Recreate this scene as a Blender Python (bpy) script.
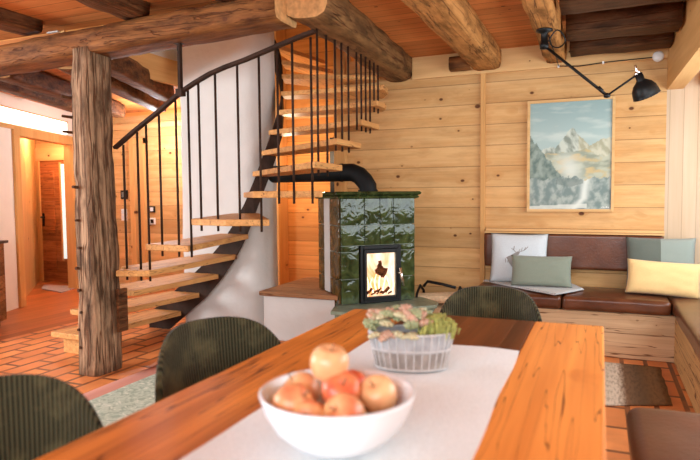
import bpy, bmesh, math, random
from mathutils import Vector, Matrix, noise
random.seed(7)
PI = math.pi
C = bpy.context.scene.collection
for o in list(bpy.data.objects): bpy.data.objects.remove(o)

# ---------------------------------------------------------------- camera
cam = bpy.data.cameras.new('camera'); co = bpy.data.objects.new('camera', cam); C.objects.link(co)
yaw, pitch, roll = math.radians(22.7), math.radians(3.35), math.radians(0.5)
fw = Vector((-math.sin(yaw)*math.cos(pitch), math.cos(yaw)*math.cos(pitch), -math.sin(pitch)))
rt = Vector((math.cos(yaw), math.sin(yaw), 0)); up = rt.cross(fw)
r2 = rt*math.cos(roll) - up*math.sin(roll); u2 = rt*math.sin(roll) + up*math.cos(roll)
co.matrix_world = Matrix(((r2.x, u2.x, -fw.x, 0), (r2.y, u2.y, -fw.y, 0), (r2.z, u2.z, -fw.z, 1.3), (0, 0, 0, 1)))
cam.sensor_width = 36; cam.lens = 600/700*36; cam.clip_start = 0.02
cam.dof.use_dof = True; cam.dof.focus_distance = 4.7; cam.dof.aperture_fstop = 2.3
bpy.context.scene.camera = co
# ---------------------------------------------------------------- world, lights, exposure
w = bpy.data.worlds.new('world'); bpy.context.scene.world = w; w.use_nodes = True
bg = w.node_tree.nodes['Background']; bg.inputs[0].default_value = (0.86, 0.93, 1, 1); bg.inputs[1].default_value = 1.3
vs = bpy.context.scene.view_settings
vs.view_transform = 'Standard'; vs.look = 'None'; vs.gamma = 1; vs.use_curve_mapping = False; vs.exposure = 0.75
def area(name, loc, target, sx, sy, power, col=(1, 1, 1)):
    l = bpy.data.lights.new(name, 'AREA'); l.shape = 'RECTANGLE'; l.size = sx; l.size_y = sy; l.energy = power; l.color = col
    o = bpy.data.objects.new(name, l); C.objects.link(o); o.location = loc
    o.rotation_euler = (Vector(target)-Vector(loc)).to_track_quat('-Z', 'Y').to_euler(); return o
def point(name, loc, power, col, r=0.05):
    l = bpy.data.lights.new(name, 'POINT'); l.energy = power; l.color = col; l.shadow_soft_size = r
    o = bpy.data.objects.new(name, l); C.objects.link(o); o.location = loc; return o
DAY = (0.84, 0.94, 1.0); WARM = (1.0, 0.72, 0.42)
area('assumed_bay_window_light', (1.28, 3.5, 1.5), (0, 3.5, 1.35), 3.6, 1.15, 46, DAY)  # daylight from a bay window assumed out of view on the right
area('assumed_rear_window_light', (-0.6, -2.35, 1.75), (-0.9, 3, 1.2), 4.0, 1.5, 130, DAY)  # window behind the camera is assumed, never in view
area('side_fill_light', (-6.6, 0.9, 1.6), (-3.2, 3.4, 0.9), 2.2, 1.5, 150, DAY)  # added fill from the front left
area('hall_fill_light', (-8.6, 4.6, 1.6), (-7.2, 6.4, 0.9), 0.9, 1.4, 45, (1, 0.93, 0.82))  # added fill light for the hallway, not an actual window
point('hall_door_fill', (-7.15, 6.15, 2.25), 26, (1.0, 0.80, 0.58))  # added point light to brighten the hall door, no fixture
area('landing_fill_light', (-4.0, 4.7, 4.75), (-3.0, 5.6, 2.5), 1.4, 1.4, 45, (1, 0.8, 0.6))  # added light above the stairwell, the upper walls have no window
point('spot_lamp', (-5.3, 6.2, 2.1), 34, (0.95, 0.96, 1.0))
point('alcove_fill_light', (-3.3, 6.1, 1.75), 17, (1, 0.74, 0.48))  # added to brighten the alcove boards, no lamp stands there

# ---------------------------------------------------------------- materials
MATS = {}
def nt(name):
    m = bpy.data.materials.new(name); m.use_nodes = True; t = m.node_tree
    return m, t, t.nodes['Principled BSDF']
def N(t, typ, **k):
    n = t.nodes.new(typ)
    for a, v in k.items(): setattr(n, a, v)
    return n
def L(t, a, b): t.links.new(a, b)
def mth(t, op, a, b=None, c=None, clamp=False):
    n = N(t, 'ShaderNodeMath', operation=op); n.use_clamp = clamp
    for i, v in enumerate((a, b, c)):
        if v is None: continue
        if isinstance(v, (int, float)): n.inputs[i].default_value = v
        else: L(t, v, n.inputs[i])
    return n.outputs[0]
def mix(t, fac, a, b, mode='MIX'):
    n = N(t, 'ShaderNodeMix', data_type='RGBA', blend_type=mode)
    for s, v in ((n.inputs[0], fac), (n.inputs[6], a), (n.inputs[7], b)):
        if isinstance(v, (int, float)): s.default_value = v
        elif isinstance(v, tuple): s.default_value = (*v[:3], 1)
        else: L(t, v, s)
    return n.outputs[2]
def ramp(t, fac, p0, p1):
    n = N(t, 'ShaderNodeMapRange'); n.clamp = True
    L(t, fac, n.inputs[0]); n.inputs[1].default_value = p0; n.inputs[2].default_value = p1
    return n.outputs[0]
def bump(t, b, h, strength=0.3, dist=0.01):
    n = N(t, 'ShaderNodeBump'); n.inputs['Strength'].default_value = strength; n.inputs['Distance'].default_value = dist
    L(t, h, n.inputs['Height']); L(t, n.outputs[0], b.inputs['Normal'])
def combine(t, x, y, z):
    n = N(t, 'ShaderNodeCombineXYZ')
    for i, v in enumerate((x, y, z)):
        if isinstance(v, (int, float)): n.inputs[i].default_value = v
        else: L(t, v, n.inputs[i])
    return n.outputs[0]
def wood(name, along='X', across='Z', width=0.19, c=(0.6, 0.35, 0.15), d=(0.4, 0.2, 0.07), knots=0.5, seam=0.6, rough=0.55,
         grain=1.0, var=0.18, knotcol=(0.12, 0.04, 0.015), bmp=0.25, sw=0.012, crack=0.0, patch=0.0, spec=0.13):
    m, t, b = nt(name)
    tc = N(t, 'ShaderNodeTexCoord'); sp = N(t, 'ShaderNodeSeparateXYZ'); L(t, tc.outputs['Object'], sp.inputs[0])
    ax = {'X': sp.outputs[0], 'Y': sp.outputs[1], 'Z': sp.outputs[2]}
    u = ax[along]; v = ax[across]; q = [ax[k] for k in 'XYZ' if k not in (along, across)][0]
    if width:
        vv = mth(t, 'DIVIDE', v, width); fl = mth(t, 'FLOOR', vv); fr = mth(t, 'FRACT', vv)
    else:
        fl = mth(t, 'MULTIPLY', v, 0.0); fr = None
    wn = N(t, 'ShaderNodeTexWhiteNoise', noise_dimensions='1D'); L(t, fl, wn.inputs['W']); rnd = wn.outputs['Value']
    off = mth(t, 'MULTIPLY', rnd, 17.0)
    uo = mth(t, 'ADD', u, off)
    # knots
    vo = N(t, 'ShaderNodeTexVoronoi', feature='F1'); vo.inputs['Scale'].default_value = 1.0; vo.inputs['Randomness'].default_value = 0.9
    L(t, combine(t, mth(t, 'MULTIPLY', uo, 6.0), mth(t, 'MULTIPLY', v, 8.5), mth(t, 'MULTIPLY', q, 3.0 if not width else 0.3)), vo.inputs['Vector'])
    sc = N(t, 'ShaderNodeSeparateColor'); L(t, vo.outputs['Color'], sc.inputs[0])
    kd = vo.outputs['Distance']
    rad = mth(t, 'MULTIPLY', mth(t, 'SUBTRACT', sc.outputs[0], 1-knots), 0.19/max(knots, .05))
    kn = mth(t, 'SUBTRACT', 1.0, mth(t, 'DIVIDE', kd, mth(t, 'MAXIMUM', rad, 0.001)), clamp=True)
    halo = mth(t, 'SUBTRACT', 1.0, mth(t, 'DIVIDE', kd, mth(t, 'MAXIMUM', mth(t, 'MULTIPLY', rad, 3.2), 0.001)), clamp=True)
    # grain
    n1 = N(t, 'ShaderNodeTexNoise'); n1.inputs['Scale'].default_value = 1.0; n1.inputs['Detail'].default_value = 4; n1.inputs['Distortion'].default_value = 0.35
    warp = mth(t, 'MULTIPLY', halo, 0.9)
    L(t, combine(t, mth(t, 'MULTIPLY', uo, 1.6*grain), mth(t, 'ADD', mth(t, 'MULTIPLY', v, 26*grain), warp), mth(t, 'MULTIPLY', q, 26*grain)), n1.inputs['Vector'])
    n2 = N(t, 'ShaderNodeTexNoise'); n2.inputs['Scale'].default_value = 1.0; n2.inputs['Detail'].default_value = 3
    L(t, combine(t, mth(t, 'MULTIPLY', uo, 5*grain), mth(t, 'MULTIPLY', v, 130*grain), mth(t, 'MULTIPLY', q, 130*grain)), n2.inputs['Vector'])
    g = mth(t, 'ADD', mth(t, 'MULTIPLY', ramp(t, n1.outputs[0], 0.32, 0.68), 0.7), mth(t, 'MULTIPLY', ramp(t, n2.outputs[0], 0.3, 0.7), 0.3))
    col = mix(t, mth(t, 'MULTIPLY', g, 0.85), c, d)
    col = mix(t, mth(t, 'MULTIPLY', halo, 0.55), col, d)
    col = mix(t, mth(t, 'MINIMUM', mth(t, 'MULTIPLY', kn, 3.0), 1.0), col, knotcol)
    if crack:
        n3 = N(t, 'ShaderNodeTexNoise'); n3.inputs['Scale'].default_value = 1.0; n3.inputs['Detail'].default_value = 2
        L(t, combine(t, mth(t, 'MULTIPLY', uo, 0.9), mth(t, 'MULTIPLY', v, 24), mth(t, 'MULTIPLY', q, 24)), n3.inputs['Vector'])
        ck = ramp(t, mth(t, 'ABSOLUTE', mth(t, 'SUBTRACT', n3.outputs[0], 0.5)), 0.022*crack, 0.003)
        col = mix(t, mth(t, 'MULTIPLY', ck, 0.85), col, knotcol)
    if patch:
        n4 = N(t, 'ShaderNodeTexNoise'); n4.inputs['Scale'].default_value = 1.0; n4.inputs['Detail'].default_value = 8; n4.inputs['Roughness'].default_value = 0.65
        L(t, combine(t, mth(t, 'MULTIPLY', uo, 4.0), mth(t, 'MULTIPLY', v, 15), mth(t, 'MULTIPLY', q, 15)), n4.inputs['Vector'])
        col = mix(t, mth(t, 'MULTIPLY', ramp(t, n4.outputs[0], 0.44, 0.66), patch), col, tuple(x*0.45 for x in d))
    hv = N(t, 'ShaderNodeHueSaturation'); L(t, col, hv.inputs['Color'])
    L(t, mth(t, 'ADD', 1-var, mth(t, 'MULTIPLY', rnd, 2*var)), hv.inputs['Value']); col = hv.outputs[0]
    h = mth(t, 'MULTIPLY', g, -0.25)
    if crack: h = mth(t, 'SUBTRACT', h, mth(t, 'MULTIPLY', ck, 2.0))
    if fr is not None and seam:
        e = mth(t, 'MINIMUM', fr, mth(t, 'SUBTRACT', 1.0, fr)); sm = ramp(t, e, sw*2.2, sw)
        col = mix(t, mth(t, 'MULTIPLY', sm, seam), col, knotcol); h = mth(t, 'SUBTRACT', h, mth(t, 'MULTIPLY', sm, 1.5))
    L(t, col, b.inputs['Base Color']); b.inputs['Roughness'].default_value = rough; b.inputs['Specular IOR Level'].default_value = spec
    bump(t, b, h, bmp, 0.006)
    MATS[name] = m; return m
def plain(name, c, rough=0.5, metal=0, nscale=0, namt=0.15, bmp=0.0, bscale=None, **kw):
    m, t, b = nt(name)
    b.inputs['Roughness'].default_value = rough; b.inputs['Metallic'].default_value = metal
    if nscale:
        tc = N(t, 'ShaderNodeTexCoord'); n = N(t, 'ShaderNodeTexNoise'); n.inputs['Scale'].default_value = nscale; n.inputs['Detail'].default_value = 5
        L(t, tc.outputs['Object'], n.inputs['Vector'])
        L(t, mix(t, ramp(t, n.outputs[0], 0.3, 0.7), tuple(x*(1-namt) for x in c), tuple(min(1, x*(1+namt)) for x in c)), b.inputs['Base Color'])
        if bmp:
            n2 = N(t, 'ShaderNodeTexNoise'); n2.inputs['Scale'].default_value = bscale or nscale; n2.inputs['Detail'].default_value = 4
            L(t, tc.outputs['Object'], n2.inputs['Vector']); bump(t, b, n2.outputs[0], bmp, 0.01)
    else: b.inputs['Base Color'].default_value = (*c, 1)
    for k, v in kw.items(): b.inputs[k.replace('_', ' ')].default_value = v
    if metal == 0 and nscale and not kw: b.inputs['Specular IOR Level'].default_value = 0.35
    MATS[name] = m; return m
def emit(name, c, s):
    m, t, b = nt(name); b.inputs['Base Color'].default_value = (*c, 1)
    b.inputs['Emission Color'].default_value = (*c, 1); b.inputs['Emission Strength'].default_value = s; return m

PINE = wood('pine_wall', 'X', 'Z', 0.195, (0.72, 0.44, 0.195), (0.55, 0.27, 0.085), knots=0.72, seam=0.6, var=0.15, rough=0.5, grain=0.5, patch=0.22, sw=0.009)
PINE_D = wood('pine_wall_orange', 'X', 'Z', 0.18, (0.74, 0.33, 0.09), (0.50, 0.18, 0.04), knots=0.6, seam=0.6, var=0.16, grain=0.6)
PINE_V = wood('pine_boards_vertical', 'Z', 'X', 0.105, (0.64, 0.48, 0.33), (0.56, 0.39, 0.24), knots=0.22, seam=0.35, var=0.07, grain=0.5)
PINE_Y = wood('pine_partition', 'Y', 'Z', 0.2, (0.70, 0.40, 0.17), (0.5, 0.25, 0.09), knots=0.4, seam=0.5, grain=0.6)
PINE_JZ = wood('pine_jamb', 'Z', 'X', 0, (0.70, 0.38, 0.14), (0.52, 0.25, 0.08), knots=0.25, grain=0.6)
PINE_JX = wood('pine_rail_x', 'X', 'Z', 0, (0.74, 0.46, 0.21), (0.58, 0.32, 0.12), knots=0.3, grain=0.6)
PINE_JY = wood('pine_rail_y', 'Y', 'Z', 0, (0.72, 0.42, 0.17), (0.56, 0.29, 0.10), knots=0.25, grain=0.6)
BENCHW = wood('bench_wood', 'X', 'Z', 0.2, (0.66, 0.42, 0.24), (0.46, 0.26, 0.13), knots=0.5, seam=0.6, var=0.1, crack=0.5, grain=0.6)
BENCHWY = wood('bench_wood_side', 'Y', 'Z', 0.2, (0.60, 0.33, 0.13), (0.42, 0.21, 0.08), knots=0.4, seam=0.6, var=0.1, crack=0.8, grain=0.6)
CEIL = wood('ceiling_boards', 'X', 'Y', 0.135, (0.74, 0.28, 0.085), (0.48, 0.15, 0.04), knots=0.6, seam=0.9, var=0.14, grain=0.6)
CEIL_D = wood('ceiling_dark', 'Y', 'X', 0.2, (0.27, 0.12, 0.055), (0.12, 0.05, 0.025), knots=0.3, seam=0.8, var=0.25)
BEAMX = wood('old_beam_x', 'X', 'Z', 0, (0.30, 0.115, 0.032), (0.10, 0.032, 0.01), knots=0.35, crack=0.6, bmp=0.8, rough=0.7, patch=0.8, spec=0.15)
BEAMY = wood('old_beam_y', 'Y', 'Z', 0, (0.62, 0.29, 0.09), (0.30, 0.12, 0.03), knots=0.3, crack=0.7, bmp=0.8, rough=0.7, patch=0.8, spec=0.15)
BEAMDK = wood('old_beam_dark', 'X', 'Z', 0, (0.13, 0.055, 0.022), (0.05, 0.02, 0.008), knots=0.3, crack=1.4, bmp=0.8, rough=0.7, patch=0.8, spec=0.15)
BEAMDY = wood('old_beam_dark_y', 'Y', 'Z', 0, (0.22, 0.085, 0.03), (0.07, 0.026, 0.01), knots=0.3, crack=1.4, bmp=0.8, rough=0.7, patch=0.8, spec=0.15)
LOGM = wood('log_grey_brown', 'Y', 'Z', 0, (0.30, 0.15, 0.055), (0.12, 0.052, 0.018), knots=0.25, crack=0.8, bmp=0.9, rough=0.75, patch=0.8, spec=0.15)
ENDG = plain('end_grain', (0.52, 0.27, 0.10), 0.7, nscale=30, namt=0.25)
POSTM = wood('old_post', 'Z', 'X', 0, (0.50, 0.31, 0.18), (0.09, 0.04, 0.018), knots=0.35, crack=1.7, bmp=1.0, rough=0.75, patch=0.8, spec=0.15)
TREADM = wood('tread_wood', 'Y', 'X', 0, (0.70, 0.37, 0.13), (0.44, 0.18, 0.055), knots=0.3, crack=0.4, rough=0.5)
BTOP = wood('bench_top_wood', 'X', 'Y', 0.19, (0.48, 0.24, 0.11), (0.27, 0.11, 0.05), knots=0.4, seam=0.7, crack=0.6)
DOORW = wood('door_wood', 'X', 'Z', 0.16, (0.48, 0.17, 0.055), (0.20, 0.06, 0.02), knots=0.5, seam=0.7, crack=0.8, var=0.25)
CABW = wood('cabinet_wood', 'Y', 'Z', 0.13, (0.38, 0.17, 0.065), (0.14, 0.055, 0.025), knots=0.4, seam=0.85, crack=1.0, var=0.3)
TABL = wood('table_light', 'Y', 'X', 0, (0.86, 0.33, 0.075), (0.50, 0.14, 0.025), knots=0.16, crack=0.35, rough=0.42, spec=0.08, bmp=0.15, grain=0.35, knotcol=(0.13, 0.035, 0.01))
TABO = wood('table_orange', 'Y', 'X', 0, (0.80, 0.28, 0.05), (0.26, 0.06, 0.010), knots=0.2, crack=0.6, rough=0.42, spec=0.08, bmp=0.15, grain=0.5, knotcol=(0.1, 0.03, 0.01))
TABD = wood('table_dark', 'Y', 'X', 0.21, (0.19, 0.055, 0.015), (0.07, 0.018, 0.006), knots=0.3, crack=0.6, rough=0.42, spec=0.08, seam=0.6, bmp=0.15, grain=0.5, var=0.25)
BARK = plain('firewood_bark', (0.30, 0.17, 0.09), 0.85, nscale=25, namt=0.4, bmp=0.5)
SPLIT = plain('firewood_split', (0.68, 0.48, 0.29), 0.8, nscale=40, namt=0.15)
PLAST = plain('white_plaster', (0.63, 0.60, 0.565), 0.85, nscale=5, namt=0.03, bmp=0.9, bscale=11)
PLASTW = plain('warm_plaster', (0.82, 0.77, 0.70), 0.85, nscale=5, namt=0.03, bmp=0.6, bscale=7)
IRON = plain('raw_steel', (0.038, 0.019, 0.012), 0.6, 0.0, nscale=9, namt=0.4, Specular_IOR_Level=0.1)
BLK = plain('black_metal', (0.004, 0.004, 0.004), 0.45, 0.0, Specular_IOR_Level=0.3)
PIPEM = plain('stove_pipe_black', (0.004, 0.004, 0.004), 0.6, 0.0, nscale=12, namt=0.2, Specular_IOR_Level=0.25)
LEATH = plain('brown_leather', (0.11, 0.033, 0.013), 0.28, nscale=6, namt=0.3, bmp=0.12, bscale=60)
LEATHD = plain('dark_leather', (0.10, 0.026, 0.009), 0.36, nscale=6, namt=0.25, bmp=0.12, bscale=60)
CHROME = plain('chrome', (0.8, 0.78, 0.75), 0.2, 1.0)
CERAM = plain('white_ceramic', (0.76, 0.80, 0.84), 0.25)
GLASS, _t, _b = nt('clear_glass'); _b.inputs['Transmission Weight'].default_value = 1; _b.inputs['Roughness'].default_value = 0.02; _b.inputs['IOR'].default_value = 1.1
DAYL = emit('bright_daylight_view', (0.62, 0.76, 0.76), 0.6)
WHITEP = plain('white_plastic', (0.85, 0.83, 0.8), 0.4)

# glazed tile
def tilemat(name, c1, c2, grout):
    m, t, b = nt(name); tc = N(t, 'ShaderNodeTexCoord')
    n = N(t, 'ShaderNodeTexNoise'); n.inputs['Scale'].default_value = 9; n.inputs['Detail'].default_value = 6; n.inputs['Distortion'].default_value = 1.2
    L(t, tc.outputs['Object'], n.inputs['Vector'])
    n2 = N(t, 'ShaderNodeTexNoise'); n2.inputs['Scale'].default_value = 9; n2.inputs['Detail'].default_value = 2; n2.inputs['Distortion'].default_value = 0.8
    L(t, tc.outputs['Object'], n2.inputs['Vector'])
    L(t, mix(t, ramp(t, n.outputs[0], 0.35, 0.7), c1, c2), b.inputs['Base Color']); b.inputs['Roughness'].default_value = 0.13; b.inputs['Specular IOR Level'].default_value = 0.4
    bump(t, b, n2.outputs[0], 0.42, 0.03); return m
TILE = tilemat('green_glaze', (0.018, 0.028, 0.008), (0.07, 0.092, 0.028), None)
TILE_REFL = tilemat('glaze_painted_reflection', (0.05, 0.035, 0.012), (0.19, 0.10, 0.03), None)  # side tiles: warm reflection on the green glaze, painted in as brown
GROUT = plain('grout', (0.36, 0.38, 0.31), 0.8)
SLATE = plain('green_stone', (0.20, 0.235, 0.165), 0.3, nscale=14, namt=0.35, bmp=0.2)

# corduroy: ridges follow the shell (uv)
def cordmat():
    m, t, b = nt('green_corduroy'); uv = N(t, 'ShaderNodeUVMap'); sp = N(t, 'ShaderNodeSeparateXYZ'); L(t, uv.outputs[0], sp.inputs[0])
    s = mth(t, 'SINE', mth(t, 'MULTIPLY', sp.outputs[0], 2*PI)); s = mth(t, 'MULTIPLY_ADD', s, 0.5, 0.5)
    tc = N(t, 'ShaderNodeTexCoord'); n = N(t, 'ShaderNodeTexNoise'); n.inputs['Scale'].default_value = 12; n.inputs['Detail'].default_value = 6; L(t, tc.outputs['Object'], n.inputs[0])
    c = mix(t, s, (0.009, 0.008, 0.004), (0.065, 0.057, 0.028)); c = mix(t, ramp(t, n.outputs[0], 0.45, 0.75), c, (0.11, 0.09, 0.042))
    L(t, c, b.inputs['Base Color']); b.inputs['Roughness'].default_value = 0.9; b.inputs['Sheen Weight'].default_value = 0.12; b.inputs['Specular IOR Level'].default_value = 0.1; bump(t, b, s, 0.7, 0.004); return m
CORD = cordmat()
def fabric(name, c, sc=350, rough=0.9):
    return plain(name, c, rough, nscale=sc, namt=0.14, bmp=0.35, Sheen_Weight=0.2)
LINENW = fabric('white_linen', (0.62, 0.66, 0.68)); SAGE = fabric('sage_velvet', (0.22, 0.245, 0.185)); MUST = fabric('mustard_cotton', (0.83, 0.56, 0.24))
DKGRN = fabric('dark_green_felt', (0.115, 0.13, 0.105)); GRGRN = fabric('grey_green_felt', (0.27, 0.31, 0.27)); RUNNER = fabric('runner_linen', (0.70, 0.70, 0.70), 250)
STITCH = plain('dark_piping', (0.16, 0.14, 0.12), 0.9); DEERM = plain('taupe_print', (0.27, 0.24, 0.22), 0.9)

def brickfloor():
    m, t, b = nt('terracotta_pavers'); tc = N(t, 'ShaderNodeTexCoord'); sp = N(t, 'ShaderNodeSeparateXYZ'); L(t, tc.outputs['Object'], sp.inputs[0])
    br = N(t, 'ShaderNodeTexBrick'); br.inputs['Scale'].default_value = 1; br.inputs['Mortar Size'].default_value = 0.017; br.inputs['Mortar Smooth'].default_value = 0.25
    br.inputs['Brick Width'].default_value = 0.34; br.inputs['Row Height'].default_value = 0.165
    br.inputs['Color1'].default_value = (0.88, 0.32, 0.10, 1); br.inputs['Color2'].default_value = (0.66, 0.21, 0.065, 1); br.inputs['Mortar'].default_value = (0.11, 0.04, 0.02, 1)
    L(t, combine(t, sp.outputs[1], sp.outputs[0], 0.0), br.inputs['Vector'])
    n = N(t, 'ShaderNodeTexNoise'); n.inputs['Scale'].default_value = 5; n.inputs['Detail'].default_value = 6; L(t, tc.outputs['Object'], n.inputs[0])
    c = mix(t, ramp(t, n.outputs[0], 0.35, 0.7), br.outputs['Color'], (0.50, 0.16, 0.05)); L(t, mix(t, 0.6, br.outputs['Color'], c), b.inputs['Base Color'])
    b.inputs['Roughness'].default_value = 0.32; b.inputs['Specular IOR Level'].default_value = 0.25
    bump(t, b, mth(t, 'ADD', mth(t, 'MULTIPLY', br.outputs['Fac'], -1.0), mth(t, 'MULTIPLY', n.outputs[0], 0.25)), 0.6, 0.008); return m
FLOOR = brickfloor()
HALLF = wood('hall_floor', 'Y', 'X', 0.14, (0.56, 0.18, 0.05), (0.36, 0.095, 0.028), knots=0.1, seam=0.5, rough=0.4, var=0.2)
def rugmat(name, bands, ax=0, fringe=0.12, scale=(6, 90)):
    m, t, b = nt(name); tc = N(t, 'ShaderNodeTexCoord'); sp = N(t, 'ShaderNodeSeparateXYZ'); L(t, tc.outputs['Object'], sp.inputs[0])
    n = N(t, 'ShaderNodeTexNoise'); n.inputs['Scale'].default_value = 1; n.inputs['Detail'].default_value = 4
    L(t, combine(t, mth(t, 'MULTIPLY', sp.outputs[0], scale[0] if ax else scale[1]), mth(t, 'MULTIPLY', sp.outputs[1], scale[1] if ax else scale[0]), 0.0), n.inputs[0])
    pos = mth(t, 'ADD', sp.outputs[ax], mth(t, 'MULTIPLY', mth(t, 'SUBTRACT', n.outputs[0], 0.5), fringe))
    cr = N(t, 'ShaderNodeValToRGB'); L(t, mth(t, 'MULTIPLY_ADD', pos, 0.5, 0.5), cr.inputs[0]); e = cr.color_ramp.elements
    while len(e) > 1: e.remove(e[-1])
    e[0].position = bands[0][0]*.5+.5; e[0].color = (*bands[0][1], 1)
    for p, c in bands[1:]: k = e.new(p*.5+.5); k.color = (*c, 1)
    L(t, mix(t, mth(t, 'MULTIPLY', ramp(t, n.outputs[0], 0.45, 0.62), 0.65), cr.outputs[0], mix(t, 0.55, cr.outputs[0], (0.05, 0.025, 0.015))), b.inputs['Base Color'])
    b.inputs['Roughness'].default_value = 0.95; bump(t, b, n.outputs[0], 0.6, 0.006); return m

# ---------------------------------------------------------------- mesh helpers
def box(bm, x0, x1, y0, y1, z0, z1, M=None):
    vs_ = [bm.verts.new(M @ Vector(p) if M else p) for p in ((x0,y0,z0),(x1,y0,z0),(x1,y1,z0),(x0,y1,z0),(x0,y0,z1),(x1,y0,z1),(x1,y1,z1),(x0,y1,z1))]
    for f in ((3,2,1,0),(4,5,6,7),(0,1,5,4),(1,2,6,5),(2,3,7,6),(3,0,4,7)): bm.faces.new([vs_[i] for i in f])
def prism(bm, poly, z0, z1, M=None):
    n = len(poly); T = (lambda p: M @ Vector(p)) if M else (lambda p: p)
    a = [bm.verts.new(T((x, y, z0))) for x, y in poly]; b_ = [bm.verts.new(T((x, y, z1))) for x, y in poly]
    bm.faces.new(a[::-1]); bm.faces.new(b_)
    for i in range(n): bm.faces.new((a[i], a[(i+1) % n], b_[(i+1) % n], b_[i]))
def sweep(bm, pts, secs, cap=True):
    """secs: list of rings (lists of Vector) already placed"""
    rings = [[bm.verts.new(p) for p in s] for s in secs]
    n = len(rings[0])
    for a, b_ in zip(rings, rings[1:]):
        for i in range(n): bm.faces.new((a[i], a[(i+1) % n], b_[(i+1) % n], b_[i]))
    if cap: bm.faces.new(rings[0][::-1]); bm.faces.new(rings[-1])
    return rings
def tube(bm, pts, r, n=10, cap=True, rs=None):
    pts = [Vector(p) for p in pts]; secs = []; prev = None
    for i, p in enumerate(pts):
        t = (pts[min(i+1, len(pts)-1)]-pts[max(i-1, 0)]).normalized()
        if prev is None:
            a = t.orthogonal().normalized()
        else: a = (prev - t*prev.dot(t)).normalized()
        prev = a; b_ = t.cross(a); rr = rs[i] if rs else r
        secs.append([p + (a*math.cos(2*PI*k/n)+b_*math.sin(2*PI*k/n))*rr for k in range(n)])
    sweep(bm, pts, secs, cap)
def lathe(bm, prof, n=32, cen=(0, 0, 0), sx=1, sy=1, M=None):
    cen = Vector(cen); rings = []
    for r, z in prof:
        if r < 1e-5:
            v = cen+Vector((0, 0, z)); rings.append([bm.verts.new(M @ v if M else v)])
        else:
            rr = []
            for k in range(n):
                v = cen+Vector((r*sx*math.cos(2*PI*k/n), r*sy*math.sin(2*PI*k/n), z)); rr.append(bm.verts.new(M @ v if M else v))
            rings.append(rr)
    for a, b_ in zip(rings, rings[1:]):
        if len(a) == 1 and len(b_) == 1: continue
        for i in range(n):
            j = (i+1) % n
            if len(a) == 1: bm.faces.new((a[0], b_[j], b_[i]))
            elif len(b_) == 1: bm.faces.new((a[i], a[j], b_[0]))
            else: bm.faces.new((a[i], a[j], b_[j], b_[i]))
def rough_bar(bm, p0, p1, w_, h_, amp=0.012, p=5, seg=0.08, n=20, seed=0, taper=1.0, upv=(0, 0, 1)):
    """a hewn timber: rounded rectangular section with noisy faces"""
    p0 = Vector(p0); p1 = Vector(p1); d = (p1-p0); Ln = d.length; d.normalize(); u = Vector(upv); s = d.cross(u).normalized(); u = s.cross(d)
    k = max(2, int(Ln/seg)); secs = []
    for i in range(k+1):
        f = i/k; c = p0.lerp(p1, f); sc = 1+(taper-1)*f; ring = []
        bend = Vector((noise.noise(Vector((f*Ln*0.8, seed, 1))), noise.noise(Vector((f*Ln*0.8, seed, 5))), 0))*amp*1.2
        for j in range(n):
            a = 2*PI*(j+0.5)/n; ca, sa = math.cos(a), math.sin(a)
            rr = (abs(ca)**p+abs(sa)**p)**(-1/p)
            x = ca*rr*w_/2*sc; y = sa*rr*h_/2*sc
            q = c*1.0+s*x+u*y
            nn = noise.noise(Vector((q.x*4+seed, q.y*4, q.z*4)))+0.5*noise.noise(Vector((q.x*11, q.y*11+seed, q.z*11)))
            fct = 1+amp*nn/(min(w_, h_)/2)
            ring.append(c+s*(x*fct+bend.x)+u*(y*fct+bend.y))
        secs.append(ring)
    sweep(bm, None, secs)
def smooth_pts(p, n=6):
    p = [Vector(q) for q in p]; out = []
    for i in range(len(p)-1):
        a, b_, c, d = p[max(i-1, 0)], p[i], p[i+1], p[min(i+2, len(p)-1)]
        for k in range(n):
            t = k/n; out.append(0.5*((2*b_)+(c-a)*t+(2*a-5*b_+4*c-d)*t*t+(3*b_-a-3*c+d)*t**3))
    return out+[p[-1]]
def mk(name, bm, mat, parent=None, smooth=False, bev=0, sub=0, mats=None, loc=None):
    """link the bmesh as one object; when it has a parent at loc the verts (given in world space) are shifted"""
    if parent is not None and not parent.get('_local'):
        off = Vector(parent['_base']); bmesh.ops.translate(bm, verts=bm.verts, vec=-off)
    elif parent is None and loc is not None: bmesh.ops.translate(bm, verts=bm.verts, vec=-Vector(loc))
    bmesh.ops.recalc_face_normals(bm, faces=bm.faces)
    me = bpy.data.meshes.new(name); bm.to_mesh(me); bm.free(); me.materials.append(mat)
    for x in mats or []: me.materials.append(x)
    if smooth:
        for p_ in me.polygons: p_.use_smooth = True
    o = bpy.data.objects.new(name, me); C.objects.link(o)
    if parent is not None:
        o.parent = parent
        if not parent.get('_local'): o['_base'] = parent['_base']
        else: o['_local'] = 1
    else:
        o['_base'] = tuple(loc) if loc is not None else (0, 0, 0)
        if loc is not None: o.location = loc
    if bev:
        m = o.modifiers.new('bevel', 'BEVEL'); m.width = bev; m.segments = 2; m.limit_method = 'ANGLE'; m.angle_limit = math.radians(40)
    if sub: m = o.modifiers.new('sub', 'SUBSURF'); m.levels = sub; m.render_levels = sub
    return o
def B(): return bmesh.new()
def bx(*a, **k): b_ = B(); box(b_, *a, **k); return b_
def tag(o, label, cat, group=None):
    o['label'] = label; o['category'] = cat
    if group: o['group'] = group
    return o
def thing(name, label, cat, loc, rz=0, group=None, local=False):
    o = bpy.data.objects.new(name, None); C.objects.link(o); o.location = loc; o.rotation_euler = (0, 0, rz); o.empty_display_size = 0.1
    if local: o['_local'] = 1
    o['_base'] = tuple(loc); return tag(o, label, cat, group)
def struct(name, bm, mat, **k):
    o = mk(name, bm, mat, **k); o['kind'] = 'structure'; return o
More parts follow.
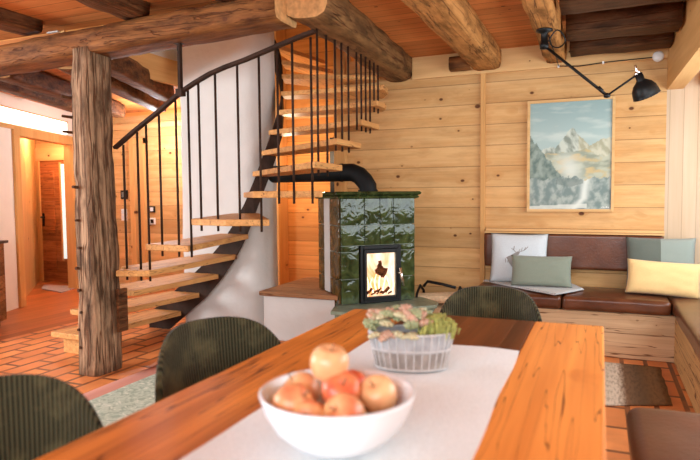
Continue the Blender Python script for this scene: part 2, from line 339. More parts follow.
def copy_tree(o, parent=None):
    c = o.copy(); C.objects.link(c)
    if parent: c.parent = parent
    for ch in list(o.children): copy_tree(ch, c)
    return c

# ================================================================ THE ROOM
struct('floor', bx(-5.05, 2.2, -2.6, 7.2, -0.1, 0), FLOOR)
struct('floor_hall', bx(-9.2, -5.05, -2.6, 7.2, -0.1, 0.0), HALLF)
# back wall (log planks), only right of the alcove
struct('wall_back', bx(-2.43, 0.5, 5.75, 5.95, 0, 2.66), PINE)
b_ = B(); box(b_, -3.84, -2.3, 6.8, 7.0, 0, 5.2); box(b_, -9.2, -3.84, 6.8, 7.0, 2.45, 5.2)
struct('wall_stairwell_back', b_, PINE_D)
struct('wall_hall_back', bx(-9.2, -3.84, 6.8, 7.0, 0, 2.45), PINE)
struct('wall_alcove_side', bx(-2.43, -2.30, 5.951, 6.8, 0, 5.2), PINE_Y)
struct('wall_bay_back', bx(0.5, 1.45, 5.75, 5.95, 0, 2.3), PINE_V)
# bay wall with assumed window opening on the right
b_ = B(); box(b_, 1.33, 1.45, -2.6, 5.75, 0, 0.92); box(b_, 1.33, 1.45, -2.6, 5.75, 2.1, 2.3)
box(b_, 1.33, 1.45, 5.35, 5.75, 0.92, 2.1); box(b_, 1.33, 1.45, -2.6, 1.6, 0.92, 2.1)
struct('wall_right', b_, PINE_Y)
b_ = B()
for y in (1.6, 2.85, 4.1, 5.29): box(b_, 1.34, 1.42, y, y+0.06, 0.92, 2.1)
box(b_, 1.34, 1.42, 1.6, 5.35, 0.92, 0.97); box(b_, 1.34, 1.42, 1.6, 5.35, 2.05, 2.1)
struct('window_1', b_, PINE_JY)  # unseen window, assumed from the brightly lit bay boards
struct('ceiling_bay', bx(0.765, 1.45, -2.6, 5.75, 2.16, 2.3), PINE_JY)
b_ = B(); prism(b_, [(0.50, 5.749), (0.52, 5.749), (0.66, -2.6), (0.78, -2.6), (0.60, 5.749)], 2.16, 2.62) if False else prism(b_, [(0.499, 5.749), (0.66, -2.6), (0.76, -2.6), (0.62, 5.749)], 2.16, 2.63)
struct('trim_1', b_, PINE_JY)         # deep lintel over the bay
# near walls (behind the camera) with assumed window opening
b_ = B(); box(b_, -9.2, -2.7, -2.6, -2.45, 0, 2.7); box(b_, 1.2, 1.45, -2.6, -2.45, 0, 2.7); box(b_, -2.7, 1.2, -2.6, -2.45, 0, 0.95); box(b_, -2.7, 1.2, -2.6, -2.45, 2.45, 2.7)
struct('wall_near', b_, PINE)
b_ = B(); box(b_, -9.3, -9.2, -2.6, 7.0, 0, 2.7)
struct('wall_left', b_, PLASTW)
# ceiling boards: main part over table and bench
struct('ceiling', bx(-1.80, 0.9, -2.6, 5.75, 2.63, 2.75), CEIL)
struct('ceiling_left', bx(-9.2, -1.80, -2.6, 3.629, 2.63, 2.75), CEIL)
struct('ceiling_hall', bx(-9.2, -4.02, 3.62, 6.8, 2.50, 2.62), CEIL)
# upper storey seen through the stairwell
struct('wall_upper_right', bx(-1.80, -1.68, 3.5, 6.8, 2.75, 5.2), PINE_Y)
struct('wall_upper_near', bx(-9.2, -1.81, 3.63, 3.68, 2.512, 5.2), PINE_D)
struct('wall_upper_left', bx(-4.14, -4.02, 3.6, 6.8, 2.62, 5.2), PLAST)
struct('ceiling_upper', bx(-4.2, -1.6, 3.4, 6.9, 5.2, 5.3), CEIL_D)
# pale fascia board of the stairwell opening
struct('trim_2', bx(-4.02, -3.97, 3.62, 6.79, 2.42, 2.66), PINE_JY)

# white masonry column behind the stair, rough plaster with a rounded corner
b_ = B(); poly = []
base = [(-3.77, 4.78), (-3.10, 4.77), (-2.99, 4.80), (-2.93, 4.87), (-2.89, 5.0), (-2.93, 5.15), (-3.05, 5.35), (-3.22, 5.6), (-3.77, 5.7), (-3.81, 5.6), (-3.81, 4.83)]
secs = []
for i in range(105):
    z = i*0.05; s_ = []
    for j in range(len(base)):
        a, c = base[j], base[(j+1) % len(base)]
        k = max(1, int(math.dist(a, c)/0.045))
        for q in range(k):
            x = a[0]+(c[0]-a[0])*q/k; y = a[1]+(c[1]-a[1])*q/k
            nz = noise.noise(Vector((x*2.5, y*2.5, z*2.0)))*0.012+noise.noise(Vector((x*9, y*9, z*6)))*0.006
            s_.append(Vector((x+nz*0.4, y+nz, z)))
    secs.append(s_)
sweep(b_, None, secs)
struct('wall_column', b_, PLAST, smooth=True)
# partition on the left with the doorway, runs obliquely
pd = Vector((-0.376, 0.927)); p0 = Vector((-5.60, 3.15)); nrm = Vector((0.927, 0.376))
def PM(s0=0): # frame: local x along partition (towards the back), local y = normal away from room, z up
    return Matrix(((pd.x, -nrm.x, 0, p0.x), (pd.y, -nrm.y, 0, p0.y), (0, 0, 1, 0), (0, 0, 0, 1)))
PMx = PM()
# doorway from s=1.97 to s=3.32 (outer frame)
b_ = B(); box(b_, 0.0, 2.03, 0, 0.07, 0, 2.15, M=PMx); box(b_, 2.03, 3.46, 0, 0.07, 2.08, 2.15, M=PMx); box(b_, 3.46, 3.93, 0, 0.07, 0, 2.15, M=PMx)
box(b_, 0.0, 3.93, 0.02, 0.07, 2.15, 2.52, M=PMx)
struct('wall_partition', b_, PLASTW)
ls = thing('light_strip', 'long glowing white light strip high on the plaster wall above the doorway', 'light', tuple(PMx @ Vector((1.5, -0.02, 2.16))))
mk('light_diffuser', bx(0.3, 3.3, -0.012, 0.018, 2.17, 2.33, M=PMx), emit('light_strip_glow', (1.0, 0.90, 0.76), 3.0), ls)
mk('light_housing', bx(0.28, 3.32, -0.02, 0.018, 2.33, 2.345, M=PMx), PINE_JY, ls)
struct('trim_3', bx(0.0, 3.9, -0.03, 0.03, 2.10, 2.15, M=PMx), PINE_JY)
b_ = B(); box(b_, 1.97, 2.09, -0.03, 0.10, 0, 2.05, M=PMx); box(b_, 3.40, 3.52, -0.03, 0.10, 0, 2.05, M=PMx); box(b_, 1.97, 3.52, -0.032, 0.10, 2.03, 2.13, M=PMx)
struct('trim_4', b_, PINE_JZ, bev=0.006)
# reveal of the hallway: oblique panel left, board above inner door
hp = [(-6.53, 5.15), (-8.15, 6.80), (-8.28, 6.80), (-6.68, 5.05)]
b_ = B(); prism(b_, hp, 0, 2.5); struct('wall_hall', b_, PINE_JZ)
struct('trim_5', bx(-8.1, -6.72, 6.70, 6.799, 1.86, 2.05), PINE_JX)
b_ = B(); box(b_, -8.12, -7.98, 6.70, 6.799, 0, 1.86); box(b_, -7.0, -6.88, 6.70, 6.799, 0, 1.86); struct('trim_6', b_, PINE_JZ)
dr = struct('door_1', bx(-7.98, -7.0, 6.72, 6.78, 0.01, 1.86), DOORW, bev=0.004)
b_ = B()
for z0, z1 in ((0.12, 0.62), (0.74, 1.24), (1.34, 1.7)): box(b_, -7.90, -7.68, 6.705, 6.722, z0, z1)
mk('door_panel', b_, DOORW, dr, bev=0.008)
mk('door_glass', bx(-7.53, -7.38, 6.71, 6.722, 0.37, 1.80), DAYL, dr)
b_ = B(); box(b_, -7.56, -7.53, 6.70, 6.722, 0.34, 1.83); box(b_, -7.38, -7.35, 6.70, 6.722, 0.34, 1.83); mk('glass_frame', b_, PINE_JZ, dr)
b_ = B(); tube(b_, [(-7.93, 6.72, 1.0), (-7.93, 6.67, 1.0), (-7.85, 6.66, 1.0)], 0.012); box(b_, -7.945, -7.915, 6.705, 6.722, 0.86, 1.06); mk('door_handle', b_, BLK, dr)
# second door frame in the wall behind the stair
b_ = B(); box(b_, -6.23, -6.14, 6.73, 6.799, 0, 2.13); box(b_, -6.05, -5.97, 6.73, 6.799, 0, 2.13); box(b_, -6.23, -5.97, 6.732, 6.799, 2.05, 2.13)
struct('trim_7', b_, PINE_JZ)
struct('trim_8', bx(-7, -2.45, 6.76, 6.799, 2.26, 2.34), PINE_JX)
# alcove posts and small window
struct('trim_9', bx(-3.84, -3.70, 6.55, 6.799, 0, 5.0), PINE_JZ, bev=0.01)
struct('trim_10', bx(-2.56, -2.431, 5.70, 5.90, 0, 2.9), PINE_JZ, bev=0.01)
wf = B(); box(wf, -3.07, -3.01, 6.72, 6.799, 1.05, 2.0); box(wf, -2.81, -2.75, 6.72, 6.799, 1.05, 2.0); box(wf, -3.01, -2.81, 6.722, 6.799, 1.94, 2.0); box(wf, -3.01, -2.81, 6.722, 6.799, 1.05, 1.11); box(wf, -3.01, -2.81, 6.722, 6.799, 1.5, 1.53)
win = struct('window_2', wf, BLK)
mk('window_pane', bx(-3.01, -2.81, 6.77, 6.79, 1.11, 1.94), DAYL, win)
# right part of the back wall: batten, header board
struct('trim_11', bx(-1.055, -1.01, 5.715, 5.749, 0.02, 2.44), PINE_JZ, bev=0.004)
struct('trim_12', bx(-1.72, 0.5, 5.712, 5.749, 2.42, 2.63), PINE_JX, bev=0.004)
struct('trim_13', bx(-1.0, 0.5, 5.70, 5.749, 0.95, 0.975), PINE_JX, bev=0.003)

# ================================================================ TIMBERS
def timber(name, label, cat, p0, p1, w_, h_, mat, group=None, **k):
    b_ = B(); rough_bar(b_, p0, p1, w_, h_, **k)
    o = mk(name, b_, mat, loc=p0); me = o.data; me.materials.append(ENDG)
    me.polygons[-1].material_index = 1; me.polygons[-2].material_index = 1
    for p_ in me.polygons: p_.use_smooth = len(p_.vertices) == 4
    return tag(o, label, cat, group)
timber('timber_post', 'weathered grey-brown hewn post on the brick floor left of the stair treads', 'post', (-3.435, 3.36, 0), (-3.465, 3.40, 2.37), 0.27, 0.19, POSTM, amp=0.010, p=8, seed=3, taper=0.88, upv=(1, 0, 0))
timber('main_beam', 'long rough horizontal beam resting on the grey-brown post', 'beam', (-5.3, 3.44, 2.37), (-1.87, 3.44, 2.47), 0.30, 0.17, BEAMX, amp=0.012, p=9, seed=5)
timber('log_beam', 'round rough log carrying the edge of the stair opening above the green stove', 'beam', (-1.74, 3.46, 2.56), (-1.87, 5.74, 2.56), 0.31, 0.28, LOGM, amp=0.012, p=3.4, seed=8)
timber('ceiling_beam', 'rounded hewn ceiling beam ending above the narrow wall batten', 'beam', (-0.97, -1.5, 2.55), (-1.0, 5.70, 2.55), 0.27, 0.22, BEAMY, amp=0.010, p=5, seed=12)
timber('ceiling_beam', 'squared ceiling beam that carries the black swing-arm lamp', 'beam', (-0.345, -1.5, 2.545), (-0.385, 5.70, 2.545), 0.18, 0.19, BEAMY, amp=0.009, p=8, seed=15)
timber('beam_stub', 'short log stub under the ceiling left of the rounded ceiling beam', 'beam', (-1.32, 5.62, 2.51), (-1.12, 5.62, 2.51), 0.14, 0.13, BEAMX, amp=0.008, p=4, seed=17)
for i, (y, lb) in enumerate([(4.10, 'dark cross beam nearest the front, right of the lamp beam'), (4.86, 'dark cross beam with light lower edge, middle one right of the lamp beam'), (5.42, 'dark cross beam against the back wall above the painting')]):
    timber('cross_beam', lb, 'beam', (-0.255, y, 2.54), (0.498, y, 2.54), 0.28, 0.17, BEAMDK, amp=0.008, p=8, seed=20+i)
for i, (x, y0, y1, wd, lb) in enumerate([(-4.0, 0.2, 3.36, 0.22, 'dark joist crossing the top left corner above the main beam'), (-3.0, 0.2, 3.36, 0.22, 'dark joist meeting the main beam halfway between post and log'), (-2.2, 0.2, 3.30, 0.18, 'short dark joist near the log end')]):
    timber('ceiling_joist', lb, 'beam', (x, y0, 2.60), (x, y1, 2.60), wd, 0.13, BEAMDY, amp=0.012, p=6, seed=30+i)
lw = [((-3.64, 3.6, 2.42), (-4.35, 5.3, 2.42), 'thick rough joist right behind the post, upper of the stairwell edge pair', .16, .18),
      ((-3.95, 3.6, 2.40), (-4.95, 5.9, 2.40), 'rough joist in the hall ceiling just left of the stair opening', .16, .16),
      ((-4.7, 3.6, 2.40), (-5.7, 6.0, 2.40), 'rough hall ceiling joist above the doorway side of the post', .18, .17),
      ((-5.15, 3.6, 2.42), (-6.0, 5.6, 2.42), 'rough hall ceiling joist nearest the white plaster wall', .16, .14)]
for i, (a, c, lb, ww, hh) in enumerate(lw):
    timber('hall_joist', lb, 'beam', a, c, ww, hh, BEAMDY, amp=0.006, p=8, seed=40+i)
# nail / peg stubs in the post
pegs = [(-3.545, z) for z in (2.02, 1.88, 1.77, 1.37, 1.13, .93, .78, .62, .46, .33, .2)]
pst = bpy.data.objects['timber_post']
for i, (x, z) in enumerate(pegs):
    xx = -3.505+0.03*((i*7) % 3)/2 if i > 2 else -3.555
    b_ = B(); rough_bar(b_, (xx, 3.31, z), (xx-(0.03 if i < 3 else 0), 3.222, z+0.004), 0.020, 0.020, amp=0.002, p=4, seg=.04, n=8)
    o = mk('wooden_peg', b_, BEAMDK, pst)

# ================================================================ STAIRCASE
st = thing('winding_staircase', 'winding staircase of pale open wooden treads with a dark steel stringer and thin metal balusters', 'staircase', (-3.0, 4.6, 0))
S = [(-4.2, 4.69), (-3.95, 4.69), (-3.7, 4.69), (-3.46, 4.69), (-3.27, 4.69), (-3.12, 4.69), (-3.0, 4.69), (-2.92, 4.71), (-2.86, 4.75), (-2.81, 4.81), (-2.78, 4.89), (-2.77, 4.98), (-2.84, 5.14), (-2.95, 5.33), (-3.06, 5.49), (-3.2, 5.64)]
b_ = B(); fr_ = []
sub = 4
def Sat(k):
    i = min(int(k), len(S)-2); f = k-i; a, c = S[i], S[i+1]; return Vector((a[0]+(c[0]-a[0])*f, a[1]+(c[1]-a[1])*f))
secs = []
for q in range(1, (len(S)-1)*sub+1):
    k = q/sub; p = Sat(k); d = (Sat(min(k+.3, 15))-Sat(max(k-.3, 0))).normalized(); n_ = Vector((d.y, -d.x))
    zt = max(0.19*k+0.09, 0.03); zb = max(0.19*k-0.235, 0.0); a = p+n_*0.008; c = p-n_*0.008
    secs.append([Vector((a.x, a.y, zb)), Vector((c.x, c.y, zb)), Vector((c.x, c.y, zt)), Vector((a.x, a.y, zt))])
sweep(b_, None, secs); mk('stringer', b_, IRON, st)
# treads: inner-left, inner-right, outer-right, (extra outer) , outer-left
T = [
 [(-4.06, 4.70), (-3.74, 4.70), (-3.83, 3.56), (-4.20, 3.58)],
 [(-3.86, 4.70), (-3.52, 4.70), (-3.64, 3.60), (-4.02, 3.62)],
 [(-3.66, 4.70), (-3.30, 4.70), (-3.34, 3.62), (-3.72, 3.62)],
 [(-3.42, 4.70), (-3.10, 4.70), (-3.04, 3.46), (-3.285, 3.38), (-3.285, 3.53), (-3.44, 3.60)],
 [(-3.28, 4.70), (-2.98, 4.71), (-2.69, 3.46), (-3.10, 3.49)],
 [(-3.14, 4.70), (-2.88, 4.74), (-2.06, 3.52), (-2.34, 3.42), (-2.70, 3.50)],
 [(-3.02, 4.70), (-2.85, 4.79), (-1.68, 3.56), (-2.15, 3.46)],
 [(-2.94, 4.73), (-2.80, 4.85), (-1.75, 4.05), (-1.71, 3.50)],
 [(-2.88, 4.78), (-2.77, 4.93), (-1.76, 4.46), (-1.76, 3.98)],
 [(-2.83, 4.84), (-2.76, 5.02), (-1.76, 4.88), (-1.76, 4.47)],
 [(-2.79, 4.92), (-2.76, 5.12), (-1.82, 5.16), (-1.74, 5.0), (-1.74, 4.78)],
 [(-2.80, 5.03), (-2.86, 5.22), (-1.98, 5.60), (-1.84, 5.35), (-1.80, 5.12)],
 [(-2.86, 5.16), (-2.96, 5.4), (-2.50, 6.24), (-2.18, 5.96), (-2.04, 5.60)],
 [(-2.97, 5.36), (-3.06, 5.6), (-2.90, 6.38), (-2.60, 6.28)],
 [(-3.08, 5.52), (-3.2, 5.74), (-3.30, 6.45), (-2.95, 6.38)],
]
for k, poly in enumerate(T):
    z = 0.19*(k+1); b_ = B()
    prism(b_, poly, z-0.045, z)
    if k == 0: pass
    o = mk('tread', b_, TREADM, st, bev=0.006)
b_ = B(); prism(b_, [(-4.15, 3.66), (-3.90, 3.64), (-3.90, 3.95), (-4.12, 3.95)], 0, 0.144); mk('riser_box', b_, TREADM, st, bev=0.005)
b_ = B(); box(b_, -3.29, -3.262, 3.38, 3.47, 0.30, 0.62); 
mk('support_block', b_, BEAMDY, st, bev=0.004)
# rail line
rail = [(-3.33, 3.46, 1.66), (-3.136, 3.47, 1.786), (-2.904, 3.47, 1.916), (-2.72, 3.47, 2.03), (-2.60, 3.47, 2.085), (-2.479, 3.47, 2.133), (-2.35, 3.47, 2.168), (-2.198, 3.47, 2.20), (-1.96, 3.47, 2.263), (-1.76, 3.48, 2.318), (-1.69, 3.49, 2.336)]
def railz(x):
    for a, c in zip(rail, rail[1:]):
        if a[0] <= x <= c[0]: return a[2]+(c[2]-a[2])*(x-a[0])/(c[0]-a[0])
    return 2.3
b_ = B(); secs = []
for i, p in enumerate(rail):
    p = Vector(p); d = (Vector(rail[min(i+1, len(rail)-1)])-Vector(rail[max(i-1, 0)])).normalized(); u = Vector((0, 1, 0)); v = u.cross(d).normalized()
    if v.z < 0: v = -v
    secs.append([p-u*0.02-v*0.010, p+u*0.02-v*0.010, p+u*0.02+v*0.014, p-u*0.02+v*0.014])
sweep(b_, None, secs); mk('handrail', b_, IRON, st, bev=0.003)
b_ = B(); box(b_, -2.735, -2.715, 3.45, 3.48, 2.03, 2.37); box(b_, -2.76, -2.69, 3.44, 3.49, 2.36, 2.385); box(b_, -2.75, -2.70, 3.44, 3.49, 2.0, 2.05)
mk('rail_hanger', b_, IRON, st)
fr = []
for k, xs in ((4, (-3.288, -3.154, -3.07)), (5, (-2.95, -2.80, -2.69)), (6, (-2.60, -2.46, -2.28, -2.11)), (7, (-1.972, -1.86, -1.74))):
    for x in xs: fr.append((x, 3.50 if x < -1.8 else 3.53, k, railz(min(x, -1.77))))
for k, ys in ((8, (3.78, 3.93)), (9, (4.08, 4.2, 4.33)), (10, (4.5, 4.60, 4.70, 4.80)), (11, (4.90, 5.0))):
    for y in ys: fr.append((-1.80, y*0.992, k, 2.45))
for x, y, k, zt in fr:
    b_ = B(); zb = 0.19*k-0.085
    tube(b_, [(x, y, zb), (x, y, zt)], 0.0085, 8); mk('baluster', b_, IRON, st, smooth=True)

# ================================================================ STOVE, MASONRY BENCH
mb = thing('masonry_bench', 'white plastered bench with a brown wooden top between the white column and green stove', 'bench', (-2.4, 4.9, 0))
b_ = B(); prism(b_, [(-2.80, 4.65), (-2.09, 4.65), (-2.415, 4.985), (-2.40, 5.60), (-2.86, 5.60)], 0, 0.405); mk('bench_base', b_, PLAST, mb, bev=0.012)
b_ = B(); prism(b_, [(-2.82, 4.61), (-2.045, 4.61), (-2.40, 4.985), (-2.38, 5.56), (-2.84, 5.60)], 0.406, 0.446); mk('bench_top', b_, BTOP, mb, bev=0.006)
SA = math.radians(45); SW = 0.70; SD = 0.52
stove = thing('tiled_stove', 'dark green glazed tile stove with a black glass fire door and black flue pipe', 'stove', (-2.014, 4.602, 0), SA, None, local=True)
SM = Matrix.Translation((-2.014, 4.602, 0)) @ Matrix.Rotation(SA, 4, 'Z'); SI = SM.inverted()
mk('stove_body', bx(0.012, SW-0.012, 0.012, SD, 0.37, 1.272), GROUT, stove)
def tiles(a, c, cols, rows, skip=None, th=0.012, rnd=None):
    """glazed tiles on the vertical face a->c; cols = list of lists of breakpoints per row"""
    b2 = B(); d = (c-a); Ln = d.length; d.normalize(); nn = Vector((d.y, -d.x)); rot = Matrix(((d.x, -nn.x, 0, a.x), (d.y, -nn.y, 0, a.y), (0, 0, 1, 0), (0, 0, 0, 1)))
    for r, (z0, z1) in enumerate(rows):
        bp = cols[r % len(cols)]
        for u0, u1 in zip(bp, bp[1:]):
            if skip and skip(u0, u1, z0, z1): continue
            g = 0.0035
            x0, x1, y0, y1 = u0+g, u1-g, z0+g, z1-g; n = 4
            # slightly pillowed tile
            vv = []
            for i in range(n+1):
                row = []
                for j in range(n+1):
                    fx, fy = i/n, j/n; h = th+0.006*math.sin(PI*fx)*math.sin(PI*fy)+0.002*noise.noise(Vector((x0*31+fx*3, y0*31+fy*3, 1)))
                    row.append(b2.verts.new(rot @ Vector((x0+(x1-x0)*fx, -h, y0+(y1-y0)*fy))))
                vv.append(row)
            for i in range(n):
                for j in range(n): b2.faces.new((vv[i][j], vv[i+1][j], vv[i+1][j+1], vv[i][j+1]))
            edge = [vv[i][0] for i in range(n+1)]+[vv[n][j] for j in range(1, n+1)]+[vv[i][n] for i in range(n-1, -1, -1)]+[vv[0][j] for j in range(n-1, 0, -1)]
            inv = rot.inverted(); lo = []
            for v in edge:
                q = inv @ v.co; lo.append(b2.verts.new(rot @ Vector((q.x, 0.004, q.z))))
            m_ = len(edge)
            for i in range(m_): b2.faces.new((edge[i], lo[i], lo[(i+1) % m_], edge[(i+1) % m_]))
    return b2
RW = [(0.372, 0.585), (0.585, 0.815), (0.815, 1.04), (1.04, 1.275)]
V2 = Vector
mk('upper_tiles', tiles(V2((0, 0)), V2((SW, 0)), [[0, 0.218, 0.363, 0.49, SW]], RW[3:]), TILE, stove)
mk('upper_tiles', tiles(V2((0, 0)), V2((SW, 0)), [[0, 0.218, 0.363, 0.50, SW]], [(0.868, 1.04)]), TILE, stove)
mk('door_side_tiles', tiles(V2((0, 0)), V2((SW, 0)), [[0, 0.165]], [RW[0], RW[1], (0.815, 0.868)]), TILE, stove)
mk('door_side_tiles', tiles(V2((0.56, 0)), V2((SW, 0)), [[0, 0.14]], [RW[0], RW[1], (0.815, 0.868)]), TILE, stove)
mk('side_tiles', tiles(V2((0, SD)), V2((0, 0)), [[0, 0.16]], RW), TILE_REFL, stove)
mk('side_tiles', tiles(V2((0, SD)), V2((0, 0)), [[0.30, SD-0.012]], RW), TILE_REFL, stove)
mk('side_tiles', tiles(V2((SW, 0)), V2((SW, SD)), [[0.012, 0.26, SD]], RW), TILE, stove)
mk('white_strip', bx(-0.014, 0.03, 0.222, 0.358, 0.45, 1.268), PLAST, stove)  # narrow white strip between the two columns of side tiles
def offs(poly, d):
    out = []; n = len(poly)
    for i in range(n):
        a, c, e = Vector(poly[i-1]), Vector(poly[i]), Vector(poly[(i+1) % n])
        n1 = Vector(((c-a).y, -(c-a).x)).normalized(); n2 = Vector(((e-c).y, -(e-c).x)).normalized()
        m_ = (n1+n2).normalized(); out.append(tuple(c+m_*(d/max(0.3, m_.dot(n1)))))
    return out
fp = [(0, 0), (SW, 0), (SW, SD), (0, SD)]
b_ = B(); prof = [(0.005, 1.262), (0.03, 1.272), (0.034, 1.285), (0.022, 1.292), (0.045, 1.303), (0.048, 1.318), (0.036, 1.328)]
secs = [[Vector((*p, z)) for p in offs(fp, d)] for d, z in prof]; sweep(b_, None, secs)
for a, c in (((0, 0), (SW, 0)), ((0, SD), (0, 0))):
    a = Vector(a); c = Vector(c); Ln = (c-a).length; n = int(Ln/0.024); d = (c-a).normalized(); nn = Vector((d.y, -d.x))
    for i in range(n):
        p = a+d*((i+.5)*Ln/n)+nn*0.044
        lathe(b_, [(0, -0.008), (0.007, -0.006), (0.010, 0), (0.007, 0.006), (0, 0.008)], 6, (p.x, p.y, 1.31))
        p = a+d*((i+.5)*Ln/n)+nn*0.03; lathe(b_, [(0, -0.006), (0.006, -0.004), (0.008, 0), (0, 0.006)], 6, (p.x, p.y, 1.277))
mk('cornice', b_, TILE, stove)
X0, X1, Z0, Z1 = 0.172, 0.556, 0.372, 0.866
def frame(x0, x1, z0, z1, y0, y1, w_, wt):
    b2 = B(); box(b2, x0, x0+w_, y0, y1, z0, z1); box(b2, x1-w_, x1, y0, y1, z0, z1); box(b2, x0+w_, x1-w_, y0, y1, z1-wt, z1); box(b2, x0+w_, x1-w_, y0, y1, z0, z0+w_); return b2
mk('door_surround', frame(X0, X1, Z0, Z1, -0.028, 0.011, 0.028, 0.030), BLK, stove, bev=0.003)
a0, a1, c0, c1 = X0+0.030, X1-0.030, Z0+0.030, Z1-0.032
fdo = mk('fire_door', frame(a0, a1, c0, c1, -0.042, -0.004, 0.024, 0.034), BLK, stove, bev=0.003)
xa, xb, za, zb = a0+0.024, a1-0.024, c0+0.024, c1-0.034
mk('fire_glass', bx(xa, xb, -0.022, -0.018, za, zb), GLASS, fdo)
b_ = B(); tube(b_, [(a1-0.006, -0.04, 0.62), (a1+0.0, -0.07, 0.625)], 0.008); tube(b_, [(a1+0.0, -0.075, 0.67), (a1+0.022, -0.085, 0.51)], 0.011, 12)
mk('door_handle', b_, CHROME, fdo, smooth=True)
FIREBG, t_, bb = nt('glowing_firebrick'); tc = N(t_, 'ShaderNodeTexCoord'); n_ = N(t_, 'ShaderNodeTexNoise'); n_.inputs['Scale'].default_value = 9; n_.inputs['Detail'].default_value = 5; n_.inputs['Distortion'].default_value = 1.5
mp = N(t_, 'ShaderNodeMapping'); mp.inputs['Scale'].default_value = (1, 1, 0.45); L(t_, tc.outputs['Object'], mp.inputs[0]); L(t_, mp.outputs[0], n_.inputs[0])
ec = mix(t_, ramp(t_, n_.outputs[0], 0.34, 0.62), (0.95, 0.33, 0.10), (1.0, 0.84, 0.62)); L(t_, ec, bb.inputs['Emission Color']); bb.inputs['Emission Strength'].default_value = 1.15; bb.inputs['Base Color'].default_value = (0.3, 0.12, 0.05, 1)
mk('glowing_fire_lining', bx(xa-0.02, xb+0.02, 0.008, 0.0115, za-0.02, zb+0.02), FIREBG, stove)
FLAME = emit('flame', (1.0, 0.80, 0.50), 1.5); CHAR = plain('charred_wood', (0.20, 0.05, 0.012), 0.9, nscale=30, namt=0.6)
b_ = B()
for i in range(7):
    x = xa+0.02+i*(xb-xa-0.04)/6; h = 0.12+0.15*abs(math.sin(i*2.3+1)); pts = []; rs = []
    for q in range(10):
        f = q/9; pts.append((x+0.012*math.sin(f*6+i), -0.003, za+0.02+h*f)); rs.append(0.007*(1-f)**0.7*math.sin(min(1, f*3+0.4)*PI/2)+0.0006)
    tube(b_, pts, 1, 8, rs=rs)
mk('flame', b_, FLAME, stove, smooth=True)
b_ = B()
xm = (xa+xb)/2
outl = [(-0.02, 0.115), (0.015, 0.118), (0.02, 0.09), (0.014, 0.075), (0.035, 0.06), (0.04, 0.045), (0.085, 0.035), (0.075, 0.0), (0.06, -0.03), (0.04, -0.05), (0.01, -0.045), (-0.02, -0.02), (-0.045, -0.005), (-0.055, 0.03), (-0.03, 0.05), (-0.03, 0.07), (-0.015, 0.09)]
fine = []
for p, q in zip(outl, outl[1:]+outl[:1]):
    for k in range(4):
        f = k/4; x = p[0]+(q[0]-p[0])*f; z = p[1]+(q[1]-p[1])*f; nz_ = noise.noise(Vector((x*60, z*60, 0)))*0.006; fine.append((x+nz_, z+nz_))
a = [b_.verts.new(SM @ Vector((xm+x*0.9, -0.002, za+0.20+z*0.9))) for x, z in fine]; c = [b_.verts.new(SM @ Vector((xm+x*0.75, -0.012, za+0.20+z*0.75))) for x, z in fine]
b_.faces.new(a); b_.faces.new(c[::-1])
for i in range(len(a)): b_.faces.new((a[i], a[(i+1) % len(a)], c[(i+1) % len(a)], c[i]))
tag(mk('burning_log', b_, CHAR), 'charred dark log glowing behind the stove glass', 'log')
for i in range(9):
    b_ = B(); cx_ = xa+0.015+i*0.027; y_ = -0.006
    rough_bar(b_, SM @ Vector((cx_-0.018, y_, za+0.015+0.015*(i % 2))), SM @ Vector((cx_+0.02, y_, za+0.03+0.02*((i+1) % 3))), 0.010, 0.018, amp=0.004, p=3, seg=0.008, n=8, seed=i)
    tag(mk('ember', b_, CHAR), 'small charred ember lying at the foot of the fire', 'ember', 'embers behind the stove glass')
slabp = [(-0.17, -0.20), (-0.05, -0.30), (0.74, -0.32), (0.83, -0.2), (0.83, 0.12), (0.0, 0.12), (-0.02, 0.0), (-0.07, -0.02)]
b_ = B(); prism(b_, slabp, 0.338, 0.368); prism(b_, offs(slabp, -0.03), 0.30, 0.336); mk('hearth_slab', b_, SLATE, stove, bev=0.006)
mk('stove_plinth', bx(0.0, 0.68, -0.06, 0.48, 0, 0.30), PLAST, stove)
def sp_(*p): return SI @ Vector(p)
b_ = B(); PX, PY = -1.922, 5.02
tube(b_, [sp_(PX, PY, 1.322), sp_(PX, PY, 1.372), sp_(PX-0.035, PY, 1.425), sp_(PX-0.085, PY, 1.475), sp_(PX-0.15, PY, 1.502), sp_(-2.2, PY, 1.502), sp_(-2.98, PY, 1.502)], 0.08, 28)
tube(b_, [sp_(PX, PY, 1.322), sp_(PX, PY, 1.345)], 0.088, 28)
tube(b_, [sp_(-2.17, PY, 1.502), sp_(-2.185, PY, 1.502)], 0.0835, 28)
o = mk('flue_pipe', b_, PIPEM, stove, smooth=True)
m = o.modifiers.new('e', 'EDGE_SPLIT'); m.split_angle = math.radians(40)

